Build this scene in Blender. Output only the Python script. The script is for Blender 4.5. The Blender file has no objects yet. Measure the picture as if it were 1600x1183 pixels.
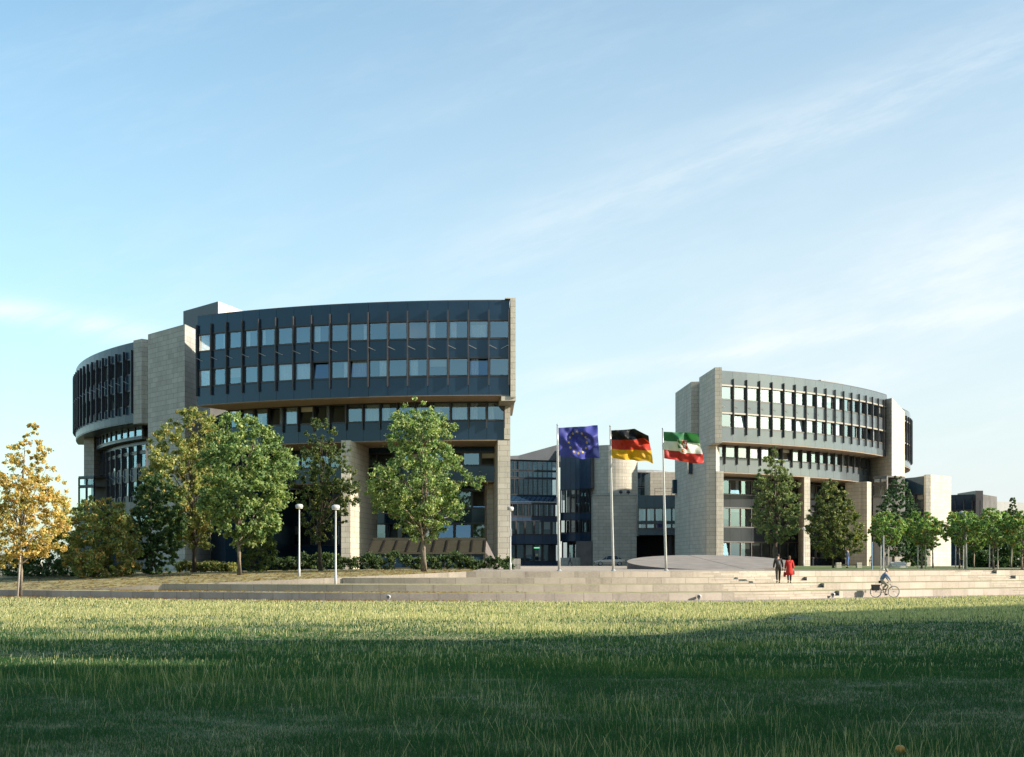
import bpy, bmesh, math, random
import numpy as np
from mathutils import Vector, Matrix

# ------------------------------------------------------------------ camera, sky, sun, exposure
SC = bpy.context.scene
C = SC.collection
F = 2150.0; HZ = 882.0; CZ = 2.0
cam = bpy.data.cameras.new('camera'); camo = bpy.data.objects.new('camera', cam); C.objects.link(camo)
camo.location = (0, 0, CZ); camo.rotation_euler = (math.radians(90), 0, 0)
cam.sensor_fit = 'HORIZONTAL'; cam.sensor_width = 36.0; cam.lens = 36.0*F/1600.0
cam.shift_y = (HZ-591.5)/1600.0; cam.clip_start = 0.1; cam.clip_end = 5000
SC.camera = camo

SUN_AZ = 107.0       # clockwise from +Y (into the picture) towards +X
SUN_EL = 25.0
w = bpy.data.worlds.new("World"); SC.world = w; w.use_nodes = True
nt = w.node_tree; nt.nodes.clear()
def nn(t, ty, **k):
    n = t.nodes.new(ty)
    for a, b in k.items(): setattr(n, a, b)
    return n
def mth(t, op, a, b=None, c=None, clamp=False):
    n = t.nodes.new('ShaderNodeMath'); n.operation = op; n.use_clamp = clamp
    for i, x in enumerate((a, b, c)):
        if x is None: continue
        if isinstance(x, (int, float)): n.inputs[i].default_value = x
        else: t.links.new(x, n.inputs[i])
    return n.outputs[0]
def mixc(t, fac, a, b, blend='MIX'):
    n = t.nodes.new('ShaderNodeMix'); n.data_type = 'RGBA'; n.blend_type = blend
    for s, x in ((0, fac), (6, a), (7, b)):
        if isinstance(x, (int, float)): n.inputs[s].default_value = x
        elif isinstance(x, tuple): n.inputs[s].default_value = (x[0], x[1], x[2], 1)
        else: t.links.new(x, n.inputs[s])
    return n.outputs[2]
def ramp(t, x, a, b, lo=0.0, hi=1.0, smooth=True):
    n = t.nodes.new('ShaderNodeMapRange'); n.interpolation_type = 'SMOOTHSTEP' if smooth else 'LINEAR'
    t.links.new(x, n.inputs[0])
    for i, q in zip((1, 2, 3, 4), (a, b, lo, hi)): n.inputs[i].default_value = q
    return n.outputs[0]
sky = nn(nt, 'ShaderNodeTexSky', sky_type='NISHITA', sun_disc=False)
sky.sun_elevation = math.radians(SUN_EL); sky.sun_rotation = math.radians(SUN_AZ)
sky.altitude = 50; sky.air_density = 1.0; sky.dust_density = 1.2; sky.ozone_density = 1.6
tc = nn(nt, 'ShaderNodeTexCoord'); sx = nn(nt, 'ShaderNodeSeparateXYZ'); nt.links.new(tc.outputs['Generated'], sx.inputs[0])
yy = mth(nt, 'MAXIMUM', mth(nt, 'ABSOLUTE', sx.outputs[1]), 0.05)
p_ = mth(nt, 'DIVIDE', sx.outputs[0], yy); q_ = mth(nt, 'DIVIDE', sx.outputs[2], yy)
def noise2(sxx, syy, ang, seed, detail=6, rough=.6):
    cb = nn(nt, 'ShaderNodeCombineXYZ'); nt.links.new(p_, cb.inputs[0]); nt.links.new(q_, cb.inputs[1])
    mp = nn(nt, 'ShaderNodeMapping', vector_type='TEXTURE'); nt.links.new(cb.outputs[0], mp.inputs[0])
    mp.inputs[1].default_value = (seed, seed*.7, 0); mp.inputs[2].default_value = (0, 0, ang); mp.inputs[3].default_value = (sxx, syy, 1)
    nz = nn(nt, 'ShaderNodeTexNoise'); nz.inputs['Scale'].default_value = 1; nz.inputs['Detail'].default_value = detail
    nz.inputs['Roughness'].default_value = rough; nt.links.new(mp.outputs[0], nz.inputs[0]); return nz.outputs[0]
def band(q0, slope, wid, lo, hi, nz, gain):
    d = mth(nt, 'SUBTRACT', q_, mth(nt, 'MULTIPLY_ADD', p_, slope, q0))
    d = mth(nt, 'ADD', d, mth(nt, 'MULTIPLY', mth(nt, 'SUBTRACT', nz, .5), wid*1.2))
    g = mth(nt, 'EXPONENT', mth(nt, 'MULTIPLY', mth(nt, 'POWER', mth(nt, 'ABSOLUTE', mth(nt, 'DIVIDE', d, wid)), 2), -1))
    e = mth(nt, 'MULTIPLY', ramp(nt, p_, lo[0], lo[1]), ramp(nt, p_, hi[0], hi[1], 1, 0))
    m = mth(nt, 'MULTIPLY', mth(nt, 'MULTIPLY', g, e), gain)
    return mth(nt, 'MULTIPLY', m, ramp(nt, nz, .3, .7, .2, 1.35))
n1 = noise2(.10, .018, .36, 3.1, 9, .7); n2 = noise2(.22, .05, .3, 9.3, 9, .68)
cl = band(.236, .40, .026, (-.11, .02), (.6, 1.2), n1, .23)                  # long diagonal wisp
cl = mth(nt, 'ADD', cl, band(.132, .15, .007, (-.05, .08), (.6, 1.0), n1, .36))   # old contrail on the right
cl = mth(nt, 'ADD', cl, band(.124, -.17, .009, (-1.2, -.5), (-.30, -.22), n1, .55))  # small wisp on the left
cl = mth(nt, 'ADD', cl, mth(nt, 'MULTIPLY', mth(nt, 'MULTIPLY', ramp(nt, n2, .42, .8), ramp(nt, q_, .02, .3, 1.0, .35)), .38))
cl = mth(nt, 'ADD', cl, band(.10, .38, .05, (.05, .3), (.6, 1.3), n2, .45))
cl = mth(nt, 'MULTIPLY', cl, ramp(nt, sx.outputs[2], 0.0, 0.03))
cl = mth(nt, 'MINIMUM', cl, .85)
hz = mth(nt, 'MULTIPLY', ramp(nt, q_, -.02, .46, .86, .14, False), ramp(nt, p_, -.5, .40, .32, 1.12))
base_sky = mixc(nt, 1.0, sky.outputs[0], (1.08, 1.33, 1.24), "MULTIPLY")
skc = mixc(nt, hz, base_sky, (4.4, 4.68, 4.8))
skc = mixc(nt, cl, skc, (5.2, 5.5, 5.6))
bg = nn(nt, 'ShaderNodeBackground'); bg.inputs[1].default_value = 0.108
nt.links.new(skc, bg.inputs[0])
wo = nn(nt, 'ShaderNodeOutputWorld'); nt.links.new(bg.outputs[0], wo.inputs[0])

sl = bpy.data.lights.new('sun', 'SUN'); sl.energy = 5.0; sl.angle = math.radians(.5); sl.color = (1, .90, .76)
so = bpy.data.objects.new('sun', sl); C.objects.link(so)
_az, _el = math.radians(SUN_AZ), math.radians(SUN_EL)
SD = Vector((math.sin(_az)*math.cos(_el), math.cos(_az)*math.cos(_el), math.sin(_el)))
so.rotation_euler = SD.to_track_quat('Z', 'Y').to_euler(); so.location = SD*300
SC.view_settings.view_transform = 'Standard'; SC.view_settings.look = 'None'
SC.view_settings.exposure = 0.85; SC.view_settings.gamma = 1
SC.cycles.max_bounces = 6; SC.cycles.transparent_max_bounces = 12; SC.cycles.caustics_reflective = False; SC.cycles.caustics_refractive = False

# ------------------------------------------------------------------ helpers
rnd = random.Random(7); rng = np.random.default_rng(11)
def P(u, v, Y): return Vector(((u-800)*Y/F, Y, CZ+(HZ-v)*Y/F))
def UX(u, Y): return (u-800)*Y/F
def VZ(v, Y): return CZ+(HZ-v)*Y/F
ORG = {}
def tag(o, label=None, cat=None, group=None, kind=None):
    if label: o['label'] = label
    if cat: o['category'] = cat
    if group: o['group'] = group
    if kind: o['kind'] = kind
    return o
def empty(name, loc, label, cat, group=None):
    o = bpy.data.objects.new(name, None); o.empty_display_size = .5; C.objects.link(o); o.location = loc
    ORG[o.name] = Vector(loc); return tag(o, label, cat, group)
def link_mesh(name, me, parent=None, origin=None):
    o = bpy.data.objects.new(name, me); C.objects.link(o)
    if parent is not None:
        o.parent = parent; ORG[o.name] = ORG[parent.name]
    else:
        o.location = origin if origin is not None else (0, 0, 0); ORG[o.name] = Vector(o.location)
    return o
class MB:
    def __init__(s): s.v = []; s.f = []; s.m = []; s.uv = []
    def face(s, pts, mi=0, uv=None):
        i = len(s.v); s.v += [tuple(p) for p in pts]; s.f.append(tuple(range(i, i+len(pts)))); s.m.append(mi); s.uv.append(uv)
    def hexa(s, b, t, mi=0):     # b, t: 4 bottom and 4 top points (counter-clockwise from above)
        i = len(s.v); s.v += [tuple(p) for p in b]+[tuple(p) for p in t]
        for f in ((3, 2, 1, 0), (4, 5, 6, 7), (0, 1, 5, 4), (1, 2, 6, 5), (2, 3, 7, 6), (3, 0, 4, 7)):
            s.f.append(tuple(i+k for k in f)); s.m.append(mi); s.uv.append(None)
    def box(s, x0, x1, y0, y1, z0, z1, mi=0):
        s.hexa([(x0, y0, z0), (x1, y0, z0), (x1, y1, z0), (x0, y1, z0)], [(x0, y0, z1), (x1, y0, z1), (x1, y1, z1), (x0, y1, z1)], mi)
    def prism(s, poly, z0, z1, mi=0):
        n = len(poly); a = sum(poly[k][0]*poly[(k+1) % n][1]-poly[(k+1) % n][0]*poly[k][1] for k in range(n))
        if a < 0: poly = poly[::-1]
        zt = z1 if isinstance(z1, (list, tuple)) else [z1]*n
        i = len(s.v); s.v += [(p[0], p[1], z0) for p in poly]+[(p[0], p[1], zt[k]) for k, p in enumerate(poly)]
        s.f.append(tuple(range(i+n-1, i-1, -1))); s.f.append(tuple(range(i+n, i+2*n)))
        for k in range(n): s.f.append((i+k, i+(k+1) % n, i+n+(k+1) % n, i+n+k))
        s.m += [mi]*(n+2); s.uv += [None]*(n+2)
    def tube(s, path, rad, n=6, mi=0, cap=True):
        path = [Vector(p) for p in path]; R = rad if isinstance(rad, (list, tuple)) else [rad]*len(path)
        i0 = len(s.v); up = Vector((0, 0, 1))
        for k, p in enumerate(path):
            d = (path[min(k+1, len(path)-1)]-path[max(k-1, 0)]).normalized()
            a = d.cross(up)
            if a.length < 1e-3: a = d.cross(Vector((1, 0, 0)))
            a.normalize(); b = a.cross(d)
            for j in range(n):
                t = 2*math.pi*j/n; s.v.append(tuple(p+(a*math.cos(t)+b*math.sin(t))*R[k]))
        for k in range(len(path)-1):
            for j in range(n):
                s.f.append((i0+k*n+j, i0+(k+1)*n+j, i0+(k+1)*n+(j+1) % n, i0+k*n+(j+1) % n)); s.m.append(mi); s.uv.append(None)
        if cap:
            s.f.append(tuple(i0+j for j in range(n))); s.f.append(tuple(i0+(len(path)-1)*n+j for j in range(n-1, -1, -1))); s.m += [mi]*2; s.uv += [None]*2
    def lathe(s, c, prof, n=16, mi=0):     # prof: (r, z) from bottom to top
        i0 = len(s.v)
        for r, z in prof:
            for j in range(n):
                t = 2*math.pi*j/n; s.v.append((c[0]+r*math.cos(t), c[1]+r*math.sin(t), c[2]+z))
        for k in range(len(prof)-1):
            for j in range(n):
                s.f.append((i0+k*n+j, i0+k*n+(j+1) % n, i0+(k+1)*n+(j+1) % n, i0+(k+1)*n+j)); s.m.append(mi); s.uv.append(None)
        s.f.append(tuple(i0+j for j in range(n-1, -1, -1))); s.f.append(tuple(i0+(len(prof)-1)*n+j for j in range(n))); s.m += [mi]*2; s.uv += [None]*2
    def build(s, name, mats, parent=None, origin=None, smooth=False):
        og = ORG[parent.name] if parent is not None else Vector(origin if origin is not None else (0, 0, 0))
        me = bpy.data.meshes.new(name)
        me.from_pydata([(x-og.x, y-og.y, z-og.z) for x, y, z in s.v], [], s.f)
        for m in (mats if isinstance(mats, (list, tuple)) else [mats]): me.materials.append(m)
        if any(s.m): me.polygons.foreach_set('material_index', s.m)
        if any(u is not None for u in s.uv):
            ul = me.uv_layers.new(name='UVMap'); k = 0; buf = []
            for f, u in zip(s.f, s.uv):
                buf += [c for q in (u if u is not None else [(0, 0)]*len(f)) for c in q]
            ul.data.foreach_set('uv', buf)
        if smooth: me.polygons.foreach_set('use_smooth', [True]*len(s.f))
        me.update(); return link_mesh(name, me, parent, origin)

# ------------------------------------------------------------------ materials
def newmat(name):
    m = bpy.data.materials.new(name); m.use_nodes = True; t = m.node_tree; t.nodes.clear()
    o = nn(t, 'ShaderNodeOutputMaterial'); b = nn(t, 'ShaderNodeBsdfPrincipled'); t.links.new(b.outputs[0], o.inputs[0]); return m, t, b, o
def setp(b, **k):
    nm = dict(col='Base Color', rough='Roughness', metal='Metallic', ior='IOR', spec='Specular IOR Level', coat='Coat Weight')
    for a, x in k.items():
        b.inputs[nm[a]].default_value = (*x, 1) if a == 'col' else x
def noise(t, scale, detail=4, vec=None, rough=.55):
    n = nn(t, 'ShaderNodeTexNoise'); n.inputs['Scale'].default_value = scale; n.inputs['Detail'].default_value = detail; n.inputs['Roughness'].default_value = rough
    if vec is None:
        g = nn(t, 'ShaderNodeNewGeometry'); vec = g.outputs['Position']
    t.links.new(vec, n.inputs['Vector']); return n.outputs[0]
def bump(t, b, h, strength=.3, dist=.02):
    n = nn(t, 'ShaderNodeBump'); n.inputs['Strength'].default_value = strength; n.inputs['Distance'].default_value = dist
    t.links.new(h, n.inputs['Height']); t.links.new(n.outputs[0], b.inputs['Normal'])
def plain(name, col, rough=.6, var=.12, scale=3, **k):
    m, t, b, o = newmat(name); setp(b, col=col, rough=rough, **k)
    if var:
        f = ramp(t, noise(t, scale, 5), .3, .7)
        t.links.new(mixc(t, f, tuple(c*(1-var) for c in col), tuple(c*(1+var) for c in col)), b.inputs['Base Color'])
    return m
def stone(name, c1, c2, mortar, bw=1.0, rh=.5, uv=False, rough=.8, msz=.018, stain=.35):
    m, t, b, o = newmat(name); setp(b, rough=rough)
    if uv:
        tcx = nn(t, 'ShaderNodeTexCoord'); vec = tcx.outputs['UV']
    else:
        g = nn(t, 'ShaderNodeNewGeometry'); cr = nn(t, 'ShaderNodeVectorMath', operation='CROSS_PRODUCT'); cr.inputs[0].default_value = (0, 0, 1)
        t.links.new(g.outputs['True Normal'], cr.inputs[1]); dt = nn(t, 'ShaderNodeVectorMath', operation='DOT_PRODUCT')
        t.links.new(cr.outputs[0], dt.inputs[0]); t.links.new(g.outputs['Position'], dt.inputs[1])
        s3 = nn(t, 'ShaderNodeSeparateXYZ'); t.links.new(g.outputs['Position'], s3.inputs[0])
        cb = nn(t, 'ShaderNodeCombineXYZ'); t.links.new(dt.outputs['Value'], cb.inputs[0]); t.links.new(s3.outputs[2], cb.inputs[1]); vec = cb.outputs[0]
    br = nn(t, 'ShaderNodeTexBrick'); t.links.new(vec, br.inputs[0]); br.inputs['Scale'].default_value = 1
    br.inputs['Color1'].default_value = (*c1, 1); br.inputs['Color2'].default_value = (*c2, 1); br.inputs['Mortar'].default_value = (*mortar, 1)
    br.inputs['Mortar Size'].default_value = msz; br.inputs['Mortar Smooth'].default_value = .3; br.inputs['Brick Width'].default_value = bw; br.inputs['Row Height'].default_value = rh
    br.offset = .37; br.offset_frequency = 2
    c = mixc(t, ramp(t, noise(t, .5, 6), .35, .75, 0, stain), br.outputs[0], tuple(x*.62 for x in c1))
    c = mixc(t, ramp(t, noise(t, 9, 4), .3, .7, 0, .3), c, tuple(min(1, x*1.15) for x in c2))
    mp = nn(t, 'ShaderNodeMapping'); gq = nn(t, 'ShaderNodeNewGeometry'); t.links.new(gq.outputs['Position'], mp.inputs[0]); mp.inputs[3].default_value = (1.6, 1.6, .07)
    c = mixc(t, ramp(t, noise(t, 1, 5, mp.outputs[0]), .5, .78, 0, .45), c, tuple(x*.5 for x in c1))
    t.links.new(c, b.inputs['Base Color']); bump(t, b, br.outputs['Fac'], -.5, .015); return m
M = {}
M['stone'] = stone('stone', (.42, .38, .305), (.53, .48, .39), (.12, .105, .085), 1.15, .5)
M['stone_grey'] = stone('stone_grey', (.33, .315, .275), (.44, .42, .37), (.10, .09, .075), 1.15, .5)
M['step'] = stone('step_stone', (.29, .245, .20), (.43, .365, .305), (.10, .085, .07), 1.6, .55, uv=True, msz=.014, stain=.4)
M['tread'] = plain('tread_stone', (.27, .235, .10), .9, .3, 1.2)
M['panel'] = plain('panel_glass', (.012, .028, .050), .11, .14, .35, ior=1.52)
M['panel'].node_tree.nodes['Principled BSDF'].inputs['Specular Tint'].default_value = (.64, .84, 1, 1)
M['panel_dull'] = plain('dull_panel', (.014, .034, .060), .28, .12, .35, ior=1.28)
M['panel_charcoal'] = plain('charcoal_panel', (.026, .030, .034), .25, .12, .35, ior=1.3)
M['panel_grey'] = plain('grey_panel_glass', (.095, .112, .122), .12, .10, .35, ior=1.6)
M['frame_bronze'] = plain('bronze_frame', (.11, .095, .08), .4, .08, 2)
M['frame'] = plain('dark_frame', (.030, .028, .030), .35, 0)
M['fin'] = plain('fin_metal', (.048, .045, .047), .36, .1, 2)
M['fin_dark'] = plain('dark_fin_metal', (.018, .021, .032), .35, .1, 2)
M['rod'] = plain('rod_metal', (.5, .5, .5), .35, 0, metal=.8)
M['soffit'] = plain('soffit_board', (.26, .19, .13), .7, .1, 1)
M['core'] = plain('interior', (.10, .095, .09), .9, .2, .5)
M['black'] = plain('black_void', (.008, .008, .009), .8, 0)
M['curtain'] = plain('curtain_cloth', (.82, .82, .80), .95, .08, 8)
M['bronze'] = plain('bronze_panel', (.062, .055, .036), .45, .12, 1.5, metal=.2)
M['bronze_dark'] = plain('bronze_rib', (.022, .018, .015), .4, 0)
M['darksheet'] = plain('dark_sheet', (.055, .058, .068), .5, .06, 1)
M['roofmetal'] = plain('roof_sheet', (.062, .07, .08), .5, .1, .6)
M['lightpanel'] = plain('pale_metal_panel', (.25, .25, .24), .5, .08, .5)
M['darkcyl'] = plain('dark_drum_sheet', (.020, .042, .080), .3, .12, .6)
M['box_sunlit'] = plain('plant_room_sunlit_sheet', (.60, .55, .50), .6, .06, 1)
M['brownwall'] = plain('brown_wall', (.13, .105, .095), .8, .15, 1)
def glassmat(name, refl, tint, rough=.02):
    m, t, b, o = newmat(name); t.nodes.remove(b)
    tr = nn(t, 'ShaderNodeBsdfTransparent'); tr.inputs[0].default_value = (.85, .89, .90, 1)
    gl = nn(t, 'ShaderNodeBsdfGlossy'); gl.inputs['Roughness'].default_value = rough; gl.inputs[0].default_value = (*tint, 1)
    fr = nn(t, 'ShaderNodeFresnel'); fr.inputs[0].default_value = 1.5
    mx = nn(t, 'ShaderNodeMixShader'); t.links.new(mth(t, 'MAXIMUM', mth(t, 'ADD', fr.outputs[0], refl), 0, clamp=True), mx.inputs[0])
    t.links.new(tr.outputs[0], mx.inputs[1]); t.links.new(gl.outputs[0], mx.inputs[2]); t.links.new(mx.outputs[0], o.inputs[0]); return m
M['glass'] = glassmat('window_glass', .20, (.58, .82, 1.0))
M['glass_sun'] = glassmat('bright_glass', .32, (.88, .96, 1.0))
M['glass_blue'] = glassmat('sky_glass', .6, (.55, .80, 1.0))
M['glass_dark'] = glassmat('hall_glass', .28, (.62, .84, 1.0))

# ------------------------------------------------------------------ ground, lawn, path, steps
XS = [-140, -100, -60, -36, -21.5, -10.7, -2.7, 7, 14, 20.4, 36, 60, 100, 160]
YS = [140, 120, 100, 88, 80.5, 76.5, 75.3, 75.8, 78, 82.6, 92.5, 107, 128, 155]
def hermite(xs, ys):
    m = [0]*len(xs)
    for i in range(len(xs)):
        a = max(i-1, 0); b = min(i+1, len(xs)-1); m[i] = (ys[b]-ys[a])/(xs[b]-xs[a])
    def f(x):
        x = min(max(x, xs[0]), xs[-1]); i = 0
        while i < len(xs)-2 and x > xs[i+1]: i += 1
        h = xs[i+1]-xs[i]; t = (x-xs[i])/h
        return (2*t**3-3*t*t+1)*ys[i]+(t**3-2*t*t+t)*h*m[i]+(-2*t**3+3*t*t)*ys[i+1]+(t**3-t*t)*h*m[i+1]
    return f
base = hermite(XS, YS)
WX = [-36, -30.5, -21.5, -10.7, -2.7]; WY = [88.3, 86, 84.5, 85.5, 88.4]; WZ = [.06, .28, .74, 1.19, 1.55]
wyf = hermite(WX, WY); wzf = hermite(WX, WZ)
DK = [0, 4.0, 9.0, 13.0]; ZK = [.42, .82, 1.17, 1.545]
FL = [(12.5, 19.5), (33.0, 37.5)]           # stair flight, measured along X at the base line
def plaza_z(y): return 1.545+.255*min(max((y-92)/70, 0), 1)
def ground_mat():
    m, t, b, o = newmat('lawn_soil'); setp(b, rough=.95)
    f = ramp(t, noise(t, .25, 6), .35, .7); f2 = ramp(t, noise(t, 2.5, 5), .35, .7)
    c = mixc(t, f, (.05, .09, .025), (.14, .14, .05)); c = mixc(t, mth(t, 'MULTIPLY', f2, .6), c, (.26, .22, .09))
    t.links.new(c, b.inputs['Base Color']); return m
M['lawn'] = ground_mat()
M['path'] = plain('path_asphalt', (.26, .205, .175), .9, .14, 2)
M['plaza'] = plain('plaza_paving', (.33, .275, .22), .9, .12, .8)
M['turf'] = plain('dry_turf', (.24, .20, .085), .95, .45, 1.1)
g = MB(); g.face([(-2500, -600, -.06), (2500, -600, -.06), (2500, 3500, -.06), (-2500, 3500, -.06)])
tag(g.build('ground', plain('far_ground', (.07, .085, .035), .95, .3, .03)), kind='structure')
g = MB()
xs = np.arange(-138, 139, 2.0)
for a, b_ in zip(xs[:-1], xs[1:]): g.face([(a, -60, 0), (b_, -60, 0), (b_, base(b_)-2.6, 0), (a, base(a)-2.6, 0)])
tag(g.build('lawn', M['lawn']), kind='structure')
g = MB()
for a, b_ in zip(xs[:-1], xs[1:]): g.face([(a, base(a)-2.6, .006), (b_, base(b_)-2.6, .006), (b_, base(b_)+4, .006), (a, base(a)+4, .006)])
tag(g.build('path', M['path']), kind='structure')
# terraces: risers, treads and the sub-divided stair flight
st = MB(); xs = np.arange(-36, 138.5, .5); arc = 0
def yk(k, x): return base(x)+DK[k]
for a, b_ in zip(xs[:-1], xs[1:]):
    arc += math.hypot(b_-a, base(b_)-base(a)); mid = (a+b_)/2; seg = math.hypot(b_-a, base(b_)-base(a))
    for k in range(4):
        y0, y1 = yk(k, a), yk(k, b_); z0 = ZK[k-1] if k else -.05; z1 = ZK[k]
        inW = mid < -2.7
        if inW and yk(k, mid) > wyf(mid): continue
        if k < 3: e0, e1 = yk(k+1, a), yk(k+1, b_)
        else: e0, e1 = y0+3.2, y1+3.2
        if inW: e0 = min(e0, wyf(a)+.3); e1 = min(e1, wyf(b_)+.3)
        u0 = arc-seg; off = k*3.7
        if any(p <= mid <= q for p, q in FL):
            h = (z1-max(z0, 0))/3; zz = max(z0, 0); r = .42
            for s in range(3):
                ya, yb = y0+s*r, y1+s*r
                st.face([(a, ya, zz-.05 if s == 0 else zz), (b_, yb, zz-.05 if s == 0 else zz), (b_, yb, zz+h), (a, ya, zz+h)], 0, [(u0+off, .05+s*.9), (arc+off, .05+s*.9), (arc+off, .2+s*.9), (u0+off, .2+s*.9)])
                ye0, ye1 = (ya+r, yb+r) if s < 2 else (e0, e1)
                st.face([(a, ya, zz+h), (b_, yb, zz+h), (b_, ye1, zz+h), (a, ye0, zz+h)], 1); zz += h
            continue
        st.face([(a, y0, z0), (b_, y1, z0), (b_, y1, z1), (a, y0, z1)], 0, [(u0+off, .04), (arc+off, .04), (arc+off, .04+z1-max(z0, 0)), (u0+off, .04+z1-max(z0, 0))])
        # stone nosing in front of the weathered tread
        st.face([(a, y0, z1), (b_, y1, z1), (b_, y1+.5, z1), (a, y0+.5, z1)], 0, [(u0+off, .06), (arc+off, .06), (arc+off, .5), (u0+off, .5)])
        if e0 > y0+.5: st.face([(a, y0+.5, z1), (b_, y1+.5, z1), (b_, e1, z1), (a, e0, z1)], 1)
for k in range(4):                   # cheeks of the flight
    for x in (12.5, 19.5, 33.0, 37.5):
        y0 = yk(k, x); z0 = ZK[k-1] if k else 0; z1 = ZK[k]
        st.face([(x, y0, z0-.02), (x, y0+1.26, z0-.02), (x, y0+1.26, z1), (x, y0, z1)], 0, [(0, .04), (1.2, .04), (1.2, .44), (0, .44)])
tag(st.build('steps', [M['step'], M['tread']]), kind='structure')
# retaining wall that closes the terraces on the left
wl = MB(); wx = np.arange(-36, -2.6, .9); d = 0
for a, b_ in zip(wx[:-1], wx[1:]):
    L = math.hypot(b_-a, wyf(b_)-wyf(a)); A0, A1 = (a, wyf(a)), (b_, wyf(b_))
    wl.face([(*A0, 0), (*A1, 0), (*A1, wzf(b_)), (*A0, wzf(a))], 0, [(d, .04), (d+L, .04), (d+L, .5), (d, .5)])
    wl.face([(*A0, wzf(a)), (*A1, wzf(b_)), (A1[0], A1[1]+.4, wzf(b_)), (A0[0], A0[1]+.4, wzf(a))], 0, [(d, .05), (d+L, .05), (d+L, .45), (d, .45)])
    wl.face([(A0[0], A0[1]+.4, wzf(a)), (A1[0], A1[1]+.4, wzf(b_)), (A1[0], A1[1]+.4, wzf(b_)-.2), (A0[0], A0[1]+.4, wzf(a)-.2)], 0, [(d, .05), (d+L, .05), (d+L, .45), (d, .45)])
    d += L
tag(wl.build('retaining_wall', M['step']), 'pale stone retaining wall sloping down beside the leaf-strewn bank', 'wall')
# leaf-strewn bank on the left
def bank_z(x, y):
    if x >= -2.7: return plaza_z(y)
    xx = max(x, -36); y0 = wyf(xx); z0 = wzf(xx)-.05
    yb = y0+20; zb = 1.66-max(0, (-x-12))*.016
    t = min(max((y-y0-.4)/20, 0), 1)
    z = z0+(zb-z0)*(t*(2-t))
    if x < -36: z = max(.02, z*(1-min((-36-x)/60, .6)))
    return z
bk = MB(); bx = [-120, -90, -70, -56, -46, -41, -36, -33, -30, -27, -24, -21, -18, -15, -12, -9, -6, -4, -2.7]
ts = [0, .06, .14, .25, .4, .6, .8, 1, 1.6, 4]
def bw(x): return (base(x) if x < -36 else wyf(x)+.4)
for a, b_ in zip(bx[:-1], bx[1:]):
    for t0, t1 in zip(ts[:-1], ts[1:]):
        pts = []
        for x, t in ((a, t0), (b_, t0), (b_, t1), (a, t1)):
            y = bw(x)+20*t; pts.append((x, y, bank_z(x, y)-.05))
        bk.face(pts)
tag(bk.build('bank', M['turf'], smooth=True), kind='structure')
pz = MB(); px = [-2.7, 0, 4, 8, 12, 16, 20, 26, 32, 40, 50, 65, 85, 110, 137]
for a, b_ in zip(px[:-1], px[1:]):
    for t0, t1 in ((3.0, 10), (10, 20), (20, 40), (40, 70), (70, 110), (110, 400)):
        pts = []
        for x, t in ((a, t0), (b_, t0), (b_, t1), (a, t1)):
            y = yk(3, x)+t; pts.append((x, y, plaza_z(y)-(.0 if t > 3.1 else .004)))
        pz.face(pts)
tag(pz.build('plaza', M['plaza']), kind='structure')
def gz(x, y):
    if x < -2.7: return bank_z(x, y)-.05
    return plaza_z(y)
# ------------------------------------------------------------------ buildings
class Arc:
    """plan curve of a facade: at(i, off) = point on bay boundary i, off metres outwards"""
    def __init__(s, c, R, t0, t1, n): s.c = c; s.R = R; s.t0 = math.radians(t0); s.t1 = math.radians(t1); s.n = n
    def at(s, i, off=0):
        t = s.t0+(s.t1-s.t0)*i/s.n; r = s.R+off; return (s.c[0]+r*math.sin(t), s.c[1]-r*math.cos(t))
    def bay(s): return abs(s.t1-s.t0)*s.R/s.n
class Poly:
    """polyline plan; the outside is to the right of the direction of travel left-to-right seen from the front"""
    def __init__(s, pts, n):
        s.p = [Vector((x, y)) for x, y in pts]; s.n = n; L = [0]
        for a, b in zip(s.p[:-1], s.p[1:]): L.append(L[-1]+(b-a).length)
        s.L = L
    def at(s, i, off=0):
        d = s.L[-1]*i/s.n; k = 0
        while k < len(s.p)-2 and d > s.L[k+1]: k += 1
        t = (s.p[k+1]-s.p[k])/(s.L[k+1]-s.L[k]); q = s.p[k]+t*(d-s.L[k]); nrm = Vector((t.y, -t.x))
        # smooth the normal at inner corners
        return (q.x+nrm.x*off, q.y+nrm.y*off)
    def bay(s): return s.L[-1]/s.n
def cell(mb, A, i0, i1, r0, r1, z0, z1, mi=0):
    b = [A.at(i0, r1), A.at(i1, r1), A.at(i1, r0), A.at(i0, r0)]
    if (b[1][0]-b[0][0])*(b[2][1]-b[0][1])-(b[1][1]-b[0][1])*(b[2][0]-b[0][0]) < 0: b = [b[1], b[0], b[3], b[2]]
    mb.hexa([(*q, z0) for q in b], [(*q, z1) for q in b], mi)
def strip(mb, A, i0, i1, r0, r1, z0, z1, mi=0, step=1.0):
    n = max(1, int(round((i1-i0)/step)))
    for k in range(n): cell(mb, A, i0+(i1-i0)*k/n, i0+(i1-i0)*(k+1)/n, r0, r1, z0, z1, mi)
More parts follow.
